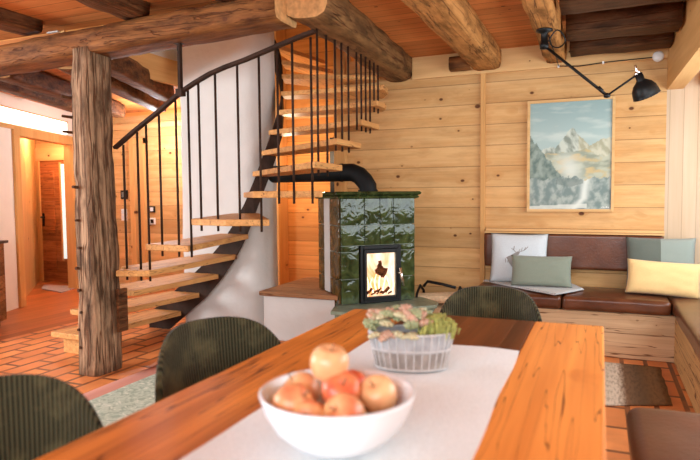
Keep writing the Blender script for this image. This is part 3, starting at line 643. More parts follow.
# firewood basket right of the stove
bk = thing('firewood_basket', 'black metal firewood carrier on the floor to the right of the green stove', 'basket', (-1.38, 5.33, 0))
b_ = B()
for x in (-1.53, -1.16): tube(b_, [(x, 5.18, 0.02), (x, 5.15, 0.25), (x, 5.22, 0.40), (x, 5.33, 0.46), (x, 5.44, 0.40), (x, 5.51, 0.25), (x, 5.48, 0.02)], 0.012, 8)
box(b_, -1.54, -1.15, 5.17, 5.49, 0.0, 0.02); mk('carrier_frame', b_, BLK, bk)
b_ = B(); tube(b_, [(-1.50, 5.33, 0.45), (-1.46, 5.33, 0.50), (-1.32, 5.33, 0.48), (-1.2, 5.33, 0.455)], 0.014, 8); mk('carrier_handle', b_, BLK, bk, smooth=True)
for i, (y, z) in enumerate([(5.24, 0.07), (5.33, 0.07), (5.42, 0.07), (5.25, 0.16), (5.34, 0.16), (5.42, 0.165), (5.25, 0.25), (5.34, 0.25), (5.41, 0.26), (5.29, 0.335), (5.37, 0.34)]):
    b_ = B(); rough_bar(b_, (-1.56+0.02*(i % 2), y, z), (-1.10-0.02*(i % 3), y, z+(0.03 if i > 8 else 0)), 0.085, 0.082, amp=0.006, p=3, n=12, seed=60+i)
    lb = 'split pale firewood log stacked in the black carrier' if i < 9 else ['front split log on top of the firewood stack', 'rear split log on top of the firewood stack'][i-9]
    tag(mk('firewood_log', b_, SPLIT), lb, 'firewood', 'firewood logs in the black carrier' if i < 9 else None)

# ================================================================ CORNER BENCH
cb = thing('corner_bench', 'long L-shaped corner bench of pale wood with brown leather cushions', 'bench', (0.0, 5.4, 0))
mk('bench_front', bx(-0.99, 1.0, 5.10, 5.70, 0.0, 0.358), BENCHW, cb, bev=0.006)
mk('bench_side', bx(0.53, 1.08, 2.9, 5.099, 0.0, 0.355), BENCHWY, cb, bev=0.006)
def slab_cushion(x0, x1, y0, y1, z0, z1, r=0.035, dome=0.012, n=26):
    """upholstered slab: rounded edges, gently domed top"""
    b2 = B(); cx, cy, cz = (x0+x1)/2, (y0+y1)/2, (z0+z1)/2; hx, hy, hz = (x1-x0)/2, (y1-y0)/2, (z1-z0)/2
    bmesh.ops.create_cube(b2, size=2); bmesh.ops.subdivide_edges(b2, edges=b2.edges[:], cuts=n, use_grid_fill=True)
    for v in b2.verts:
        p = Vector((v.co.x*hx, v.co.y*hy, v.co.z*hz))
        # non linear grid: push rows toward the edges
        for i, h in enumerate((hx, hy, hz)):
            s = p[i]/h; p[i] = h*(math.copysign(abs(math.sin(s*PI/2))**0.8, s))
        q = Vector((max(-hx+r, min(hx-r, p.x)), max(-hy+r, min(hy-r, p.y)), max(-hz+r, min(hz-r, p.z)))); d = p-q
        if d.length > 1e-6: p = q+d.normalized()*min(r, d.length) if d.length > r else p
        if p.z > 0: p.z += dome*math.cos(p.x/hx*PI/2)*math.cos(p.y/hy*PI/2)
        nz = noise.noise(Vector((p.x*5+cx, p.y*5+cy, p.z*5)))*0.005
        v.co = Vector((cx, cy, cz))+p+Vector((nz, nz, nz))
    return b2
mk('seat_cushion', slab_cushion(-1.03, -0.282, 5.06, 5.66, 0.36, 0.475), LEATH, cb, smooth=True)
mk('seat_cushion', slab_cushion(-0.278, 0.505, 5.06, 5.66, 0.36, 0.475), LEATH, cb, smooth=True)
mk('seat_cushion', slab_cushion(0.51, 1.10, 2.9, 5.66, 0.356, 0.475), LEATH, cb, smooth=True)
b2 = slab_cushion(-1.0, 0.492, 5.62, 5.70, 0.625, 0.935, r=0.02, dome=0); mk('back_cushion', b2, LEATH, cb, smooth=True)
mk('back_rail', bx(-1.0, 0.495, 5.62, 5.695, 0.938, 0.95), PINE_JX, cb)
b2 = slab_cushion(1.20, 1.28, 3.0, 5.6, 0.60, 0.90, r=0.02, dome=0); mk('back_cushion', b2, LEATH, cb, smooth=True)
mk('back_board', bx(1.09, 1.32, 2.9, 5.74, 0.0, 0.356), BENCHWY, cb)

# pillows
def pillow(name, label, w_, h_, th, mat, loc, lean=0.25, rz=0, tilt=0, group=None, pinch=0.05, mat2=None, n=26):
    o = thing(name, label, 'cushion', loc, 0, group, local=True)
    b2 = B(); grid = {}
    for s in (-1, 1):
        for i in range(n+1):
            for j in range(n+1):
                if s == 1 and (i in (0, n) or j in (0, n)): grid[(s, i, j)] = grid[(-1, i, j)]; continue
                u = -1+2*i/n; v = -1+2*j/n
                e = ((1-u**4)*(1-v**4))**0.5
                x = u*w_/2*(1-pinch*(1-v*v)*abs(u)); z = v*h_/2*(1-pinch*(1-u*u)*abs(v))
                wr = 0.006*noise.noise(Vector((u*2.5+loc[0], v*2.5, s*2+loc[1])))*e
                grid[(s, i, j)] = b2.verts.new((x, s*(th/2*e)+wr, z+h_/2))
    for s in (-1, 1):
        for i in range(n):
            for j in range(n):
                q = [grid[(s, i, j)], grid[(s, i+1, j)], grid[(s, i+1, j+1)], grid[(s, i, j+1)]]
                f = b2.faces.new(q if s == -1 else q[::-1])
                if mat2 and i >= n*0.5: f.material_index = 1
    c = mk('cover', b2, mat, o, smooth=True, mats=[mat2] if mat2 else None)
    o.rotation_euler = (-lean, tilt, rz)
    return o, c
def piping(o, w_, h_, mat, pinch=0.05, r=0.0035):
    b2 = B(); pts = []
    n = 24
    for side in range(4):
        for i in range(n):
            u = -1+2*i/n
            U, V = ((u, -1), (1, u), (-u, 1), (-1, -u))[side]
            pts.append((U*w_/2*(1-pinch*(1-V*V)*abs(U)), 0, V*h_/2*(1-pinch*(1-U*U)*abs(V))+h_/2))
    tube(b2, pts+[pts[0]], r, 6); mk('piping', b2, mat, o)
o, c = pillow('deer_cushion', 'large white cushion with a taupe deer print leaning on the leather backrest', 0.50, 0.45, 0.12, LINENW, (-0.675, 5.50, 0.498), lean=0.22, rz=0.03)
piping(o, 0.50, 0.45, STITCH)
# deer print: flat strokes lying on the front cloth
def onp(u, v, w_=0.50, h_=0.45, th=0.12, pinch=0.05):
    e = ((1-u**4)*(1-v**4))**0.5
    return Vector((u*w_/2*(1-pinch*(1-v*v)*abs(u)), -th/2*e-0.0045, v*h_/2*(1-pinch*(1-u*u)*abs(v))+h_/2))
b2 = B()
def stroke(pts, wd):
    for (a, c) in zip(pts, pts[1:]):
        a = Vector(a); c = Vector(c); d = (c-a); nn = Vector((-d.y, d.x)).normalized()*wd
        k = 3
        for q in range(k):
            p = a.lerp(c, q/k); r = a.lerp(c, (q+1)/k)
            fs = [onp(*(p-nn)), onp(*(r-nn)), onp(*(r+nn)), onp(*(p+nn))]; b2.faces.new([b2.verts.new(x) for x in fs])
def blob(poly):
    cx = sum(p[0] for p in poly)/len(poly); cy = sum(p[1] for p in poly)/len(poly)
    for p, q in zip(poly, poly[1:]+poly[:1]): b2.faces.new([b2.verts.new(onp(*x)) for x in ((cx, cy), p, q)])
blob([(-0.42, -0.02), (-0.34, 0.04), (-0.24, 0.08), (-0.14, 0.16), (-0.02, 0.18), (0.02, 0.12), (-0.08, 0.06), (-0.10, -0.06), (-0.06, -0.30), (-0.20, -0.40), (-0.30, -0.25), (-0.36, -0.10)])
blob([(-0.12, 0.16), (-0.02, 0.24), (0.06, 0.20), (0.02, 0.10)])
stroke([(-0.03, 0.2), (0.1, 0.24), (0.22, 0.30), (0.34, 0.44)], 0.012); stroke([(0.1, 0.24), (0.14, 0.40)], 0.010); stroke([(0.2, 0.29), (0.26, 0.42)], 0.010); stroke([(0.02, 0.22), (0.06, 0.34)], 0.010)
stroke([(-0.08, 0.2), (-0.16, 0.30), (-0.14, 0.46)], 0.012); stroke([(-0.16, 0.30), (-0.24, 0.36)], 0.010)
for x in (-0.44, -0.36, -0.30): stroke([(x, -0.05), (x+0.01, -0.22)], 0.012)
mk('deer_print', b2, DEERM, o)
o, c = pillow('lumbar_cushion', 'sage green oblong cushion lying in front of the white deer cushion', 0.50, 0.265, 0.11, SAGE, (-0.462, 5.30, 0.507), lean=0.20, rz=0.05)
o, c = pillow('lumbar_cushion', 'mustard yellow oblong cushion in the bench corner', 0.535, 0.275, 0.12, MUST, (0.455, 5.27, 0.484), lean=0.18, rz=-0.02, tilt=0.05)
o, c = pillow('felt_cushion', 'two-tone dark and grey green cushion leaning behind the yellow one', 0.52, 0.45, 0.11, DKGRN, (0.46, 5.50, 0.482), lean=0.18, rz=0.0, mat2=GRGRN)
# folded blanket
BLK_ST, t_, bb = nt('blanket_weave'); tc = N(t_, 'ShaderNodeTexCoord'); wv = N(t_, 'ShaderNodeTexWave'); wv.inputs['Scale'].default_value = 18; wv.bands_direction = 'Y'; L(t_, tc.outputs['Object'], wv.inputs[0])
L(t_, mix(t_, wv.outputs['Fac'], (0.42, 0.42, 0.42), (0.68, 0.67, 0.65)), bb.inputs['Base Color']); bb.inputs['Roughness'].default_value = 0.95
b2 = B()
BP = [(-1.0, 5.58), (-0.33, 4.99), (-0.12, 5.36), (-0.22, 5.60)]
for k in range(3):
    z0 = 0.489+k*0.0055; sh = 0.012*k
    n = 14; g = {}
    for s in (0, 1):
        for i in range(n+1):
            for j in range(n+1):
                u, v = i/n, j/n
                p = (Vector(BP[0])*(1-u)*(1-v)+Vector(BP[1])*u*(1-v)+Vector(BP[2])*u*v+Vector(BP[3])*(1-u)*v)
                p += Vector((sh*(0.5-v), sh*(u-0.5)*-0.8)) + Vector((1, 1))*0.01*noise.noise(Vector((u*4, v*4, k)))
                g[s, i, j] = b2.verts.new((p.x, p.y, z0+s*0.005+0.0015*noise.noise(Vector((u*7, v*7, k*3)))))
    for i in range(n):
        for j in range(n):
            b2.faces.new([g[1, i, j], g[1, i+1, j], g[1, i+1, j+1], g[1, i, j+1]]); b2.faces.new([g[0, i, j], g[0, i, j+1], g[0, i+1, j+1], g[0, i+1, j]])
    for i in range(n):
        for (a, c) in (((i, 0), (i+1, 0)), ((n, i), (n, i+1)), ((i+1, n), (i, n)), ((0, i+1), (0, i))):
            b2.faces.new([g[0, a[0], a[1]], g[0, c[0], c[1]], g[1, c[0], c[1]], g[1, a[0], a[1]]])
tag(mk('folded_blanket', b2, BLK_ST, smooth=False), 'folded grey and white woven blanket under the sage cushion', 'blanket')

# ================================================================ PAINTING
pt = thing('mountain_painting', 'framed painting of a snowy peak above a misty valley on the pine wall', 'painting', (-0.26, 5.72, 1.13))
x0, x1, z0, z1 = -0.628, 0.104, 1.132, 2.133
b_ = B(); f_ = 0.024
box(b_, x0, x0+f_, 5.70, 5.748, z0, z1); box(b_, x1-f_, x1, 5.70, 5.748, z0, z1); box(b_, x0+f_, x1-f_, 5.70, 5.748, z0, z0+f_); box(b_, x0+f_, x1-f_, 5.70, 5.748, z1-f_, z1)
mk('picture_frame', b_, PINE_JX, pt, bev=0.002)
nx, nz = 110, 150; b_ = B(); vv = [[None]*(nz+1) for _ in range(nx+1)]
for i in range(nx+1):
    for j in range(nz+1): vv[i][j] = b_.verts.new((x0+f_+(x1-x0-2*f_)*i/nx, 5.715, z0+f_+(z1-z0-2*f_)*j/nz))
for i in range(nx):
    for j in range(nz): b_.faces.new((vv[i][j], vv[i+1][j], vv[i+1][j+1], vv[i][j+1]))
PAINT, t_, bb = nt('oil_painting'); at = N(t_, 'ShaderNodeVertexColor'); at.layer_name = 'Col'; L(t_, at.outputs[0], bb.inputs['Base Color']); bb.inputs['Roughness'].default_value = 0.45
cv = mk('canvas', b_, PAINT, pt); ca = cv.data.color_attributes.new('Col', 'FLOAT_COLOR', 'POINT')
def fb(x, y, s=0): return noise.fractal(Vector((x, y, s)), 1.0, 2.0, 5)
def lerp(a, c, f): f = max(0, min(1, f)); return tuple(p+(q-p)*f for p, q in zip(a, c))
for idx, v in enumerate(cv.data.vertices):
    px, py, pz = v.co
    wx, wz = px+pt.location.x, pz+pt.location.z
    u = (wx-x0)/(x1-x0); h = (wz-z0)/(z1-z0)
    # sky
    c = lerp((0.43, 0.58, 0.60), (0.27, 0.42, 0.46), (h-0.65)/0.35); c = lerp(c, (0.62, 0.72, 0.71), max(0, fb(u*2, h*11))*1.3)
    peak = 0.74-1.1*abs(u-0.53)**1.15; peak = max(peak, 0.60-0.6*abs(u-0.27), 0.66-0.35*abs(u-0.95)) + 0.03*fb(u*9, 2)
    if h < peak:
        r = fb(u*13+h*7, h*9, 3); c = lerp((0.62, 0.70, 0.67), (0.16, 0.23, 0.22), 0.45+r*1.7); c = lerp(c, (0.70, 0.60, 0.34), 0.5 if u > 0.6 else 0.15)
    mid = 0.53+0.06*fb(u*4, 8)
    if h < mid:
        r = fb(u*5, h*14, 6); c = lerp((0.50, 0.58, 0.50), (0.21, 0.31, 0.28), 0.5+r*1.6); c = lerp(c, (0.66, 0.48, 0.2), 0.22+max(0, fb(u*6, h*16, 9))*1.6)
        # mist in the valley
        mv = math.exp(-((u-0.48-0.3*(0.45-h))**2)/0.015)*math.exp(-((h-0.38)**2)/0.02); c = lerp(c, (0.75, 0.80, 0.76), mv*0.9)
    left = 0.72-1.0*u+0.03*fb(u*20, 4)
    if h < left and h > 0.28: c = lerp((0.10, 0.17, 0.15), (0.30, 0.38, 0.34), 0.5+fb(u*16, h*16, 2))
    if h < 0.30+0.05*fb(u*8, 3):
        c = lerp((0.17, 0.25, 0.25), (0.42, 0.48, 0.46), 0.4+fb(u*14, h*14, 5)*1.3)
        river = math.exp(-((u-(0.66-1.2*(0.12-h)*(1 if h < 0.12 else 0.15)))**2)/0.0022); c = lerp(c, (0.83, 0.87, 0.86), river*0.9 if h < 0.3 else 0)
        if abs(h-0.045-0.03*(u-0.4)) < 0.018 and u < 0.7: c = lerp(c, (0.85, 0.88, 0.86), 0.7)
    tr = 0.33-abs((u*9) % 1-0.5)*0.10
    if 0.34 < u < 0.66 and 0.22+0.2*abs(u-0.5) < h < 0.30-0.12*abs(u-0.5)+0.05*abs(fb(u*26, 1)): c = lerp(c, (0.12, 0.18, 0.17), 0.55)
    g_ = sum(c)/3; c = tuple((g_+(q_-g_)*0.9)*0.8*k_ for q_, k_ in zip(c, (1.0, 1.0, 0.9)))
    ca.data[idx].color = (*c, 1)
# small pale signature strokes
b_ = B()
for i in range(5): box(b_, 0.0+i*0.014, 0.009+i*0.014, 5.7145, 5.715, 1.17, 1.174+0.004*(i % 2))
mk('signature', b_, WHITEP, pt)

# ================================================================ SWING-ARM LAMP
lp = thing('swing_arm_lamp', 'black swing-arm lamp with dome shade hanging from the squared ceiling beam', 'lamp', (-0.385, 4.5, 2.45))
b_ = B(); lathe(b_, [(0, 0.01), (0.055, 0.008), (0.058, -0.008), (0.03, -0.02), (0.024, -0.03), (0.024, -0.09), (0.03, -0.095), (0.03, -0.13), (0, -0.135)], 24, (-0.385, 4.5, 2.447)); mk('mount', b_, BLK, lp, smooth=True)
J0, J1, J2 = Vector((-0.375, 4.5, 2.33)), Vector((0.027, 4.42, 1.95)), Vector((0.195, 4.39, 2.06))
b_ = B(); tube(b_, [J0, J1], 0.010, 10); mk('lower_arm', b_, BLK, lp, smooth=True)
b_ = B(); tube(b_, [J1, J2], 0.007, 10); mk('upper_arm', b_, BLK, lp, smooth=True)
b_ = B(); lathe(b_, [(0, -0.018), (0.02, -0.012), (0.022, 0), (0.02, 0.012), (0, 0.018)], 14, M=Matrix.Translation(J1)); tube(b_, [J1+Vector((-0.03, 0, 0.03)), J1+Vector((-0.055, 0.005, 0.06))], 0.013, 10); mk('joint', b_, BLK, lp, smooth=True)
ax_ = Vector((0.34, 0.30, -0.85)).normalized(); Rm = Matrix.Translation((0.212, 4.39, 2.075)) @ Vector((0, 0, -1)).rotation_difference(ax_).to_matrix().to_4x4()
b_ = B(); lathe(b_, [(0.0, 0.06), (0.006, 0.058), (0.008, 0.03), (0.013, 0.02), (0.016, 0), (0, -0.005)], 12, M=Rm); tube(b_, [J2, Rm @ Vector((0, 0, 0.01))], 0.014, 8); mk('shade_joint', b_, CHROME, lp, smooth=True)
b_ = B(); prof = [(0.0, 0.0), (0.024, -0.002), (0.026, -0.045), (0.034, -0.055), (0.058, -0.075), (0.076, -0.105), (0.083, -0.14), (0.084, -0.156), (0.087, -0.16), (0.080, -0.158), (0.079, -0.14), (0.072, -0.108), (0.054, -0.08), (0.03, -0.062), (0.0, -0.058)]
lathe(b_, prof, 36, M=Rm); mk('lamp_shade', b_, BLK, lp, smooth=True)
b_ = B(); lathe(b_, [(0, -0.059), (0.014, -0.062), (0.014, -0.085), (0.026, -0.105), (0.022, -0.13), (0, -0.14)], 16, M=Rm); mk('bulb', b_, WHITEP, lp, smooth=True)
b_ = B(); tube(b_, smooth_pts([(-0.36, 4.49, 2.36), (-0.31, 4.5, 2.435), (-0.27, 4.52, 2.42), (-0.25, 4.56, 2.37), (-0.29, 4.6, 2.34), (-0.345, 4.6, 2.36), (-0.365, 4.62, 2.44)]), 0.005, 8); mk('cord_loop', b_, BLK, lp, smooth=True)
# cable to junction box
b_ = B(); tube(b_, [(-0.37, 4.65, 2.440), (-0.365, 5.3, 2.436), (-0.365, 5.60, 2.434), (-0.365, 5.70, 2.425), (-0.2, 5.703, 2.41), (0.05, 5.703, 2.425), (0.38, 5.703, 2.43)], 0.0045, 8)
tag(mk('black_cable', b_, BLK, smooth=True), 'thin black cable running along the header board to the white junction box', 'cable')
b_ = B(); lathe(b_, [(0, 0.03), (0.03, 0.03), (0.042, 0.02), (0.045, 0)], 24, M=Matrix.Translation((0.425, 5.711, 2.435)) @ Matrix.Rotation(PI/2, 4, 'X'))
tag(mk('junction_box', b_, WHITEP, smooth=True), 'round white junction box high on the wall beside the lintel', 'junction box')
for x, z in ((-0.365, 2.43), (0.0, 2.428)):
    b_ = B(); box(b_, x-0.008, x+0.008, 5.697, 5.7118, z-0.018, z+0.006)
    tag(mk('cable_clip', b_, WHITEP, bev=0.002), 'small white cable clip %s' % ('under the end of the lamp beam' if x < -.1 else 'midway along the black cable'), 'clip')
# wall devices behind the stairs
for (x, z, w_, h_, mt, nm, lb, ct) in ((-6.385, 1.33, 0.12, 0.13, BLK, 'wall_display', 'small dark square display panel on the wall left of the narrow door frame', 'display'), (-6.40, 1.04, 0.09, 0.17, WHITEP, 'light_switch', 'white double light switch below the dark display panel', 'switch'), (-5.88, 1.12, 0.09, 0.09, BLK, 'light_switch', 'upper dark switch right of the narrow door frame', 'switch'), (-5.88, 0.95, 0.09, 0.09, WHITEP, 'wall_socket', 'pale wall socket below the dark switch', 'socket')):
    o = thing(nm, lb, ct, (x, 6.79, z-h_/2))
    mk('cover_plate', bx(x-w_/2, x+w_/2, 6.775, 6.799, z-h_/2, z+h_/2), mt, o, bev=0.004)
    if nm == 'wall_display': mk('screen', bx(x-.035, x+.035, 6.770, 6.775, z-.035, z+.04), plain('screen_grey', (0.2, 0.22, 0.22), 0.2), o)
    elif nm == 'light_switch' and mt is WHITEP:
        for q in (-1, 1): mk('rocker', bx(x-.03, x+.03, 6.770, 6.775, z+q*.04-.03, z+q*.04+.03), CERAM, o, bev=0.002)
    else: mk('rocker', bx(x-.028, x+.028, 6.770, 6.775, z-.028, z+.028), CERAM if nm != 'wall_socket' else BLK, o, bev=0.002)

# ================================================================ CABINET on the far left
cab = thing('rustic_cabinet', 'rustic dark plank cabinet standing at the left edge in front of the plaster wall', 'cabinet', tuple((PMx @ Vector((0.5, -0.3, 0))).to_tuple()))
b_ = B(); box(b_, 0.05, 1.02, -0.42, -0.01, 0.06, 0.84, M=PMx); mk('cabinet_body', b_, CABW, cab, bev=0.004)
mk('cabinet_top', bx(0.03, 1.05, -0.45, -0.005, 0.842, 0.87, M=PMx), plain('dark_counter', (0.05, 0.035, 0.03), 0.4), cab, bev=0.003)
mk('plinth', bx(0.08, 0.97, -0.38, -0.03, 0, 0.058, M=PMx), CABW, cab)
mk('cabinet_door', bx(0.1, 0.95, -0.438, -0.422, 0.1, 0.81, M=PMx), CABW, cab, bev=0.004)

# ================================================================ RUGS
HR = rugmat('hall_rug', [(0, (0.45, 0.40, 0.42)), (0.5, (0.6, 0.55, 0.52))])
b_ = B(); prism(b_, [(-7.62, 6.42), (-7.3, 6.1), (-6.75, 5.95), (-6.95, 6.45)], 0.001, 0.012); tag(mk('doormat', b_, HR), 'pale grey mat on the hall floor in front of the inner door', 'rug')
RUGS = rugmat('striped_rug', [(-0.3, (0.136, 0.066, 0.032)), (-0.02, (0.170, 0.086, 0.042)), (0.02, (0.600, 0.480, 0.360)), (0.12, (0.660, 0.540, 0.420)), (0.17, (0.187, 0.101, 0.049)), (0.26, (0.136, 0.078, 0.035)), (0.33, (0.230, 0.133, 0.059)), (0.42, (0.187, 0.109, 0.049)), (0.5, (0.340, 0.234, 0.140))], ax=0, fringe=0.05, scale=(14, 60))
def rug(poly, z=0.010, n=30, amp=0.006):
    b2 = B(); g = {}
    for i in range(n+1):
        for j in range(n+1):
            u, v = i/n, j/n; p = Vector(poly[0])*(1-u)*(1-v)+Vector(poly[1])*u*(1-v)+Vector(poly[2])*u*v+Vector(poly[3])*(1-u)*v
            p += Vector((noise.noise(Vector((v*6, u*3, 1))), noise.noise(Vector((u*6, v*3, 7)))))*amp
            for s in (0, 1): g[s, i, j] = b2.verts.new((p.x, p.y, 0.002 if s == 0 else z+0.002*noise.noise(Vector((u*8, v*8, 3)))))
    for i in range(n):
        for j in range(n): b2.faces.new([g[1, i, j], g[1, i+1, j], g[1, i+1, j+1], g[1, i, j+1]]); b2.faces.new([g[0, i, j], g[0, i, j+1], g[0, i+1, j+1], g[0, i+1, j]])
        for (a, c) in (((i, 0), (i+1, 0)), ((n, i), (n, i+1)), ((i+1, n), (i, n)), ((0, i+1), (0, i))):
            b2.faces.new([g[0, a[0], a[1]], g[0, c[0], c[1]], g[1, c[0], c[1]], g[1, a[0], a[1]]])
    return b2
tag(mk('striped_rug', rug([(-0.85, 3.55), (0.42, 4.06), (0.42, 4.90), (-0.85, 4.96)], amp=0.012), RUGS, smooth=True), 'cream and brown striped rug on the floor in front of the corner bench', 'rug')
def oriental():
    m, t, b = nt('pale_green_rug'); tc = N(t, 'ShaderNodeTexCoord'); n = N(t, 'ShaderNodeTexNoise'); n.inputs['Scale'].default_value = 14; n.inputs['Detail'].default_value = 3; n.inputs['Distortion'].default_value = 2.5; L(t, tc.outputs['Object'], n.inputs[0])
    sp = N(t, 'ShaderNodeSeparateXYZ'); L(t, tc.outputs['Object'], sp.inputs[0])
    c = mix(t, ramp(t, n.outputs[0], 0.42, 0.5), (0.33, 0.41, 0.32), (0.48, 0.56, 0.45)); c = mix(t, ramp(t, n.outputs[0], 0.60, 0.66), c, (0.66, 0.69, 0.58))
    edge = mth(t, 'MAXIMUM', mth(t, 'SUBTRACT', -2.98, sp.outputs[0]), mth(t, 'SUBTRACT', sp.outputs[1], 3.72)); k = mth(t, 'GREATER_THAN', edge, 0.0)
    L(t, mix(t, k, c, (0.60, 0.27, 0.20)), b.inputs['Base Color']); b.inputs['Roughness'].default_value = 0.95; bump(t, b, n.outputs[0], 0.3, 0.005); return m
tag(mk('patterned_rug', rug([(-3.10, 0.2), (-1.05, 0.2), (-1.05, 3.85), (-3.13, 3.85)] if False else [(-3.09, 0.2), (-0.2, 0.2), (-0.2, 3.10), (-3.09, 3.10)] if False else [(-3.11, 0.4), (-0.9, 0.4), (-0.9, 3.82), (-3.13, 3.82)]), oriental(), smooth=True), 'pale green patterned rug with a pink border under the dining chairs', 'rug')

# ================================================================ TABLE
tb = thing('dining_table', 'long orange-brown solid wood dining table in the foreground', 'table', (-0.54, 1.5, 0))
YN, YF = 0.42, 2.665
mk('tabletop_plank', bx(-1.095, -0.80, YN, YF, 0.695, 0.75), TABO, tb, bev=0.006)
mk('tabletop_plank', bx(-0.799, -0.256, YN, YF, 0.695, 0.75), TABD, tb, bev=0.003)['label'] = 'dark brown middle plank'
mk('tabletop_plank', bx(-0.255, 0.018, YN, YF, 0.695, 0.75), TABL, tb, bev=0.006)['label'] = 'lighter honey-coloured plank'
b_ = B()
mk('apron', bx(-0.98, -0.10, 0.6, 2.5, 0.60, 0.694), TABO, tb)
for x in (-0.98, -0.12):
    for y in (0.62, 2.44): mk('leg', bx(x-0.045, x+0.045, y-0.045, y+0.045, 0, 0.694 if False else 0.60), TABO, tb, bev=0.006)
b2 = B(); n = 40; g = {}
for i in range(13):
    for j in range(n+1):
        u, v = i/12, j/n; x = -0.80+(0.575-0.03*v)*u+0.006*noise.noise(Vector((v*5, u, 2))); y = 0.45+(2.125-0.45)*v+0.02*noise.noise(Vector((u*2, 4, 1)))*v
        z = 0.7515+0.0022*max(0, noise.noise(Vector((u*3, v*7, 9)))); g[1, i, j] = b2.verts.new((x, y, z+0.0015)); g[0, i, j] = b2.verts.new((x, y, 0.7503))
for i in range(12):
    for j in range(n): b2.faces.new([g[1, i, j], g[1, i+1, j], g[1, i+1, j+1], g[1, i, j+1]]); b2.faces.new([g[0, i, j], g[0, i, j+1], g[0, i+1, j+1], g[0, i+1, j]])
for i in range(12):
    for j in (0, n): b2.faces.new([g[0, i, j], g[0, i+1, j], g[1, i+1, j], g[1, i, j]])
for j in range(n):
    for i in (0, 12): b2.faces.new([g[0, i, j], g[0, i, j+1], g[1, i, j+1], g[1, i, j]])
tag(mk('table_runner', b2, RUNNER, smooth=False), 'pale linen table runner laid along the middle of the dining table', 'table runner')

# ================================================================ BOWL AND APPLES
BC = Vector((-0.520, 1.165, 0.7545))
b_ = B(); prof = [(0, 0.0), (0.062, 0.0), (0.07, 0.003), (0.100, 0.018), (0.136, 0.05), (0.158, 0.09), (0.167, 0.118), (0.169, 0.124), (0.164, 0.127), (0.158, 0.122), (0.149, 0.09), (0.128, 0.055), (0.094, 0.026), (0.05, 0.012), (0, 0.010)]
lathe(b_, prof, 56, tuple(BC)); tag(mk('fruit_bowl', b_, CERAM, smooth=True), 'round white ceramic bowl full of apples on the table runner', 'bowl')
def applemat(name, c1, c2, sc):
    m, t, b = nt(name); tc = N(t, 'ShaderNodeTexCoord'); n = N(t, 'ShaderNodeTexNoise'); n.inputs['Scale'].default_value = sc; n.inputs['Detail'].default_value = 3; L(t, tc.outputs['Object'], n.inputs[0])
    L(t, mix(t, ramp(t, n.outputs[0], 0.36, 0.64), c1, c2), b.inputs['Base Color']); b.inputs['Roughness'].default_value = 0.35; return m
AM = {'y': applemat('apple_yellow', (0.84, 0.52, 0.26), (0.80, 0.36, 0.17), 14), 'r': applemat('apple_red', (0.70, 0.10, 0.05), (0.78, 0.26, 0.10), 16), 'm': applemat('apple_mixed', (0.84, 0.48, 0.22), (0.72, 0.20, 0.09), 18)}
aprof = [(0, -0.030), (0.010, -0.036), (0.020, -0.038), (0.033, -0.030), (0.041, -0.014), (0.0435, 0.004), (0.040, 0.020), (0.030, 0.032), (0.018, 0.036), (0.008, 0.032), (0, 0.024)]
apples = [(-0.548, 1.185, 0.930, 'y', 0.1, 0.2, 1.0, 'yellow-pink apple on top of the pile with its stem up'),
 (-0.515, 1.172, 0.876, 'r', 0.6, -0.5, 1.0, 'deep red apple in the middle just below the top one'),
 (-0.590, 1.094, 0.860, 'm', 0.5, -0.7, 1.05, 'large red-and-yellow apple at the front left of the bowl'),
 (-0.446, 1.215, 0.862, 'y', -0.3, 0.5, 1.0, 'yellow apple at the right rear of the bowl'),
 (-0.478, 1.100, 0.850, 'm', 0.7, 0.6, 1.05, 'red-and-yellow apple at the front right of the bowl'),
 (-0.545, 1.072, 0.842, 'm', 1.0, 0.0, 0.92, 'small low apple at the front rim between the two large ones'),
 (-0.620, 1.185, 0.858, 'y', -0.5, -0.4, 1.0, 'pale yellow apple at the left rear of the bowl'),
 (-0.53, 1.265, 0.850, 'r', -0.4, 0.2, 1.0, 'red apple at the back, behind the top apple')]
for i, (x, y, z, mt, rx, ry, s, lb) in enumerate(apples):
    o = thing('apple', lb, 'apple', (x, y, z), 0, None, local=True)
    b_ = B(); lathe(b_, [(r*s, h*s) for r, h in aprof], 26); mk('flesh', b_, AM[mt], o, smooth=True)
    b_ = B(); tube(b_, [(0, 0, 0.022), (0.001, 0, 0.036), (0.004, 0.001, 0.048)], 0.0022, 6); mk('stem', b_, BARK, o, smooth=True)
    o.rotation_euler = (rx, ry, i*1.3)

# ================================================================ PLANTER
PC = Vector((-0.545, 1.79, 0.7545))
pl = thing('succulent_planter', 'oval grey washed wicker planter holding succulents behind the fruit bowl', 'planter', tuple(PC))
GREYW = plain('grey_washed_wicker', (0.36, 0.365, 0.38), 0.8, nscale=22, namt=0.25, bmp=0.3); PALEW = plain('pale_wicker_slat', (0.50, 0.49, 0.49), 0.8, nscale=40, namt=0.15)
RZ = Matrix.Rotation(0.25, 4, 'Z')
def PT(p): return Matrix.Translation(PC) @ RZ @ Vector(p)
MP = Matrix.Translation(PC) @ RZ
b_ = B(); lathe(b_, [(0, 0), (0.106, 0), (0.112, 0.01), (0.132, 0.118), (0.127, 0.118), (0.122, 0.095), (0, 0.093)], 48, sx=1, sy=0.55, M=MP); mk('basket_body', b_, GREYW, pl, smooth=True)
b_ = B(); lathe(b_, [(0.1125, 0.004), (0.1215, 0.056), (0.1225, 0.060)], 48, sx=1, sy=0.555, M=MP); mk('lower_band', b_, plain('taupe_wicker', (0.27, 0.24, 0.22), 0.85, nscale=30, namt=0.3), pl, smooth=True)
b_ = B()
for k in range(30):
    a = 2*PI*k/30; pts = []
    for f in (0, 0.5, 1): r = 0.112+0.022*f; pts.append(PT((r*math.cos(a), r*0.55*math.sin(a), 0.008+0.108*f)))
    tube(b_, pts, 0.0022, 6)
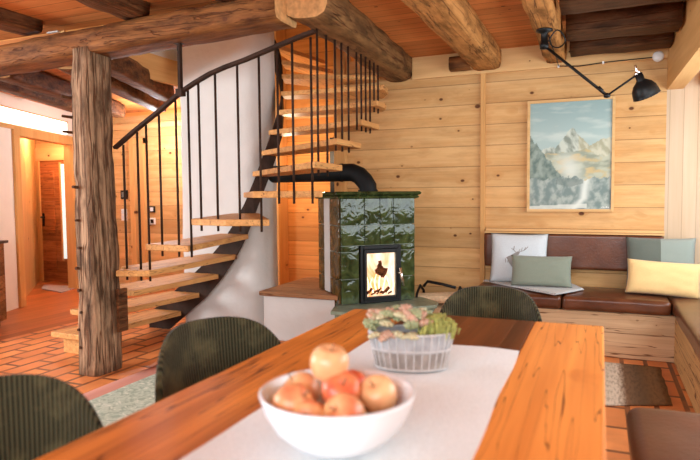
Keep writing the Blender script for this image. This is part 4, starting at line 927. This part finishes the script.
for zz, r in ((0.008, 0.112), (0.066, 0.124), (0.118, 0.1325)): tube(b_, [PT((r*math.cos(2*PI*k/40), r*0.55*math.sin(2*PI*k/40), zz)) for k in range(41)], 0.0035, 6)
mk('wicker_slats', b_, PALEW, pl)
b_ = B(); lathe(b_, [(0, 0.104), (0.06, 0.106), (0.118, 0.098)], 32, sx=1, sy=0.55, M=MP); mk('soil', b_, plain('soil', (0.06, 0.035, 0.025), 0.95, nscale=60, namt=0.4), pl)
SUC = [plain('succulent_pink', (0.50, 0.31, 0.22), 0.5, nscale=50, namt=0.2), plain('succulent_green', (0.30, 0.33, 0.18), 0.5, nscale=50, namt=0.2), plain('succulent_cream', (0.52, 0.47, 0.29), 0.5, nscale=50, namt=0.15)]
def rosette(mat, R=0.026, layers=4):
    b2 = B()
    for ly in range(layers):
        n = 8-ly; ll = R*(1-0.2*ly); tilt_ = 0.35+0.33*ly
        for k in range(n):
            a = 2*PI*k/n+ly*0.4; M = Matrix.Rotation(a, 4, 'Z') @ Matrix.Rotation(-tilt_, 4, 'Y')
            pts = [M @ Vector((ll*f, 0, 0.003*ly)) for f in (0.1, 0.4, 0.7, 0.9, 1.0)]
            tube(b2, pts, 1, 6, rs=[0.003, 0.0065*R/0.026, 0.0075*R/0.026, 0.005, 0.001])
    me = bpy.data.meshes.new('succulent'); bmesh.ops.recalc_face_normals(b2, faces=b2.faces); b2.to_mesh(me); b2.free(); me.materials.append(mat)
    for p_ in me.polygons: p_.use_smooth = True
    return me
RM = [rosette(m_) for m_ in SUC]
names3 = ('pinkish rosette succulent in the grey planter', 'grey-green rosette succulent in the grey planter', 'cream-tipped rosette succulent in the grey planter')
rs_ = random.Random(5); k = 0
for i in range(42):
    a = rs_.uniform(0, 2*PI); rr = math.sqrt(rs_.random()); u = -0.132+0.185*((i % 10)+rs_.random()*0.8)/10; v = (rs_.random()-0.5)*0.115*(1-(u/0.16)**2)
    o = bpy.data.objects.new('succulent', RM[i % 3]); C.objects.link(o)
    hh = 0.125+0.035*rs_.random()+0.022*(1-abs(u+0.03)/0.12)
    if i in (3, 11, 17, 24, 35): v = -0.064; hh = 0.110
    o.location = PT((u, v, hh)); o.rotation_euler = (rs_.uniform(-.7, .5), rs_.uniform(-.6, .6), rs_.uniform(0, 6)); s = rs_.uniform(0.75, 1.15); o.scale = (s, s, s)
    tag(o, names3[i % 3], 'succulent', ('pink succulents', 'grey-green succulents', 'cream succulents')[i % 3]+' in the planter')
MOSS = plain('moss_green', (0.33, 0.33, 0.09), 0.8, nscale=60, namt=0.4)
b2 = B(); rs_ = random.Random(9)
for i in range(520):
    u = 0.082+rs_.gauss(0, 0.021); v = rs_.gauss(0, 0.02); h0 = 0.10; top = 0.143+0.016*(1-((u-0.08)/0.05)**2)+rs_.uniform(-0.012, 0.012)
    p = PT((u*0.95, v, h0)); q = PT((u+rs_.uniform(-.008, .008), v*1.3+rs_.uniform(-.008, .008), top)); tube(b2, [p, q], 1, 4, rs=[0.002, 0.0042])
mo = mk('sedum_clump', b2, MOSS); tag(mo, 'bright yellow-green mossy sedum clump at the right end of the planter', 'plant')

# ================================================================ CHAIRS
def make_chair(label):
    o = thing('dining_chair', label, 'chair', (0, 0, 0), 0, 'corduroy dining chairs', local=True)
    # local: chair faces +X, floor at z=0
    def shell(nphi=56, nv=22):
        b2 = B(); uvl = b2.loops.layers.uv.new('UVMap'); PH = math.radians(64); rows = {}
        for s in (0, 1):
            for i in range(nphi+1):
                f = -1+2*i/nphi; ph = f*PH
                zt = 0.60+0.225*(1-abs(f)**3.4)**0.6 if abs(f) < 1 else 0.60
                zb = 0.42
                for j in range(nv+1):
                    v = j/nv; z = zb+(zt-zb)*v; R = 0.235+0.045*math.sin(v*PI*0.55)+(0.028 if s else 0)
                    if v > 0.93: R += (-0.010 if s else 0.006)*((v-0.93)/0.07)
                    fl = 0.035*v*math.cos(ph*0.7)
                    x = -math.cos(ph)*(R*1.0+fl); y = math.sin(ph)*(R*0.97)
                    rows[s, i, j] = (b2.verts.new((x, y, z)), ph*0.29/0.0125*1.0, v)
        def face(keys):
            fc = b2.faces.new([rows[k_][0] for k_ in keys])
            for lp_, k_ in zip(fc.loops, keys): lp_[uvl].uv = (rows[k_][1], rows[k_][2])
        for i in range(nphi):
            for j in range(nv):
                face([(0, i, j), (0, i+1, j), (0, i+1, j+1), (0, i, j+1)]); face([(1, i, j), (1, i, j+1), (1, i+1, j+1), (1, i+1, j)])
            face([(0, i, nv), (0, i+1, nv), (1, i+1, nv), (1, i, nv)]); face([(0, i, 0), (1, i, 0), (1, i+1, 0), (0, i+1, 0)])
        for j in range(nv):
            for i in (0, nphi): face([(0, i, j), (0, i, j+1), (1, i, j+1), (1, i, j)])
        return b2
    sh = mk('backrest', shell(), CORD, o, smooth=True); m = sh.modifiers.new('b', 'BEVEL'); m.width = 0.012; m.segments = 3; m.limit_method = 'ANGLE'; m.angle_limit = math.radians(55)
    b2 = B(); uvl = b2.loops.layers.uv.new('UVMap'); lathe(b2, [(0, 0.405), (0.21, 0.405), (0.232, 0.42), (0.238, 0.445), (0.228, 0.47), (0.19, 0.482), (0, 0.487)], 40, (0.02, 0, 0), 1.04, 1.0)
    for fc in b2.faces:
        for lp_ in fc.loops: lp_[uvl].uv = (lp_.vert.co.y/0.0125, lp_.vert.co.x)
    mk('seat', b2, CORD, o, smooth=True)
    for sx, sy in ((1, 1), (1, -1), (-1, 1), (-1, -1)):
        b2 = B(); tube(b2, [(0.12*sx, 0.12*sy, 0.405), (0.17*sx, 0.17*sy, 0.2), (0.215*sx, 0.215*sy, 0)], 1, 12, rs=[0.016, 0.013, 0.010]); mk('leg', b2, BLK, o, smooth=True)
    return o
ch = make_chair('dark green corduroy dining chair beside the patterned rug, nearer the post and stairs')
ch.location = (-1.085, 1.70, 0.014); ch.rotation_euler = (0, 0, -0.5)
c2 = copy_tree(ch); c2.location = (-1.17, 0.87, 0.014); c2.rotation_euler = (0, 0, -0.5); c2['label'] = 'dark green corduroy dining chair in the bottom left corner, closest to the camera'
c3 = copy_tree(ch); c3.location = (-0.50, 2.78, -0.0); c3.rotation_euler = (0, 0, -PI/2); c3['label'] = 'dark green corduroy dining chair at the far head of the table'
for c_ in (ch, c2, c3):
    if 'group' in c_: del c_['group']
    c_['group'] = 'corduroy dining chairs'

# leather bench at the right of the table
lb_ = thing('leather_stool_bench', 'dark brown leather seat in the bottom right corner beside the table', 'bench', (0.4, 1.9, 0))
mk('seat_cushion', slab_cushion(0.105, 0.62, 1.0, 2.57, 0.375, 0.47, r=0.045, dome=0.008), LEATHD, lb_, smooth=True)
mk('bench_base', bx(0.14, 0.59, 1.05, 2.50, 0.30, 0.374), BENCHWY, lb_, bev=0.005)
for x in (0.17, 0.55):
    for y in (1.1, 2.38): mk('leg', bx(x-0.025, x+0.025, y-0.025, y+0.025, 0, 0.30), BENCHWY, lb_)

for o in bpy.data.objects:
    for k_ in ('_local', '_base'):
        if k_ in o: del o[k_]
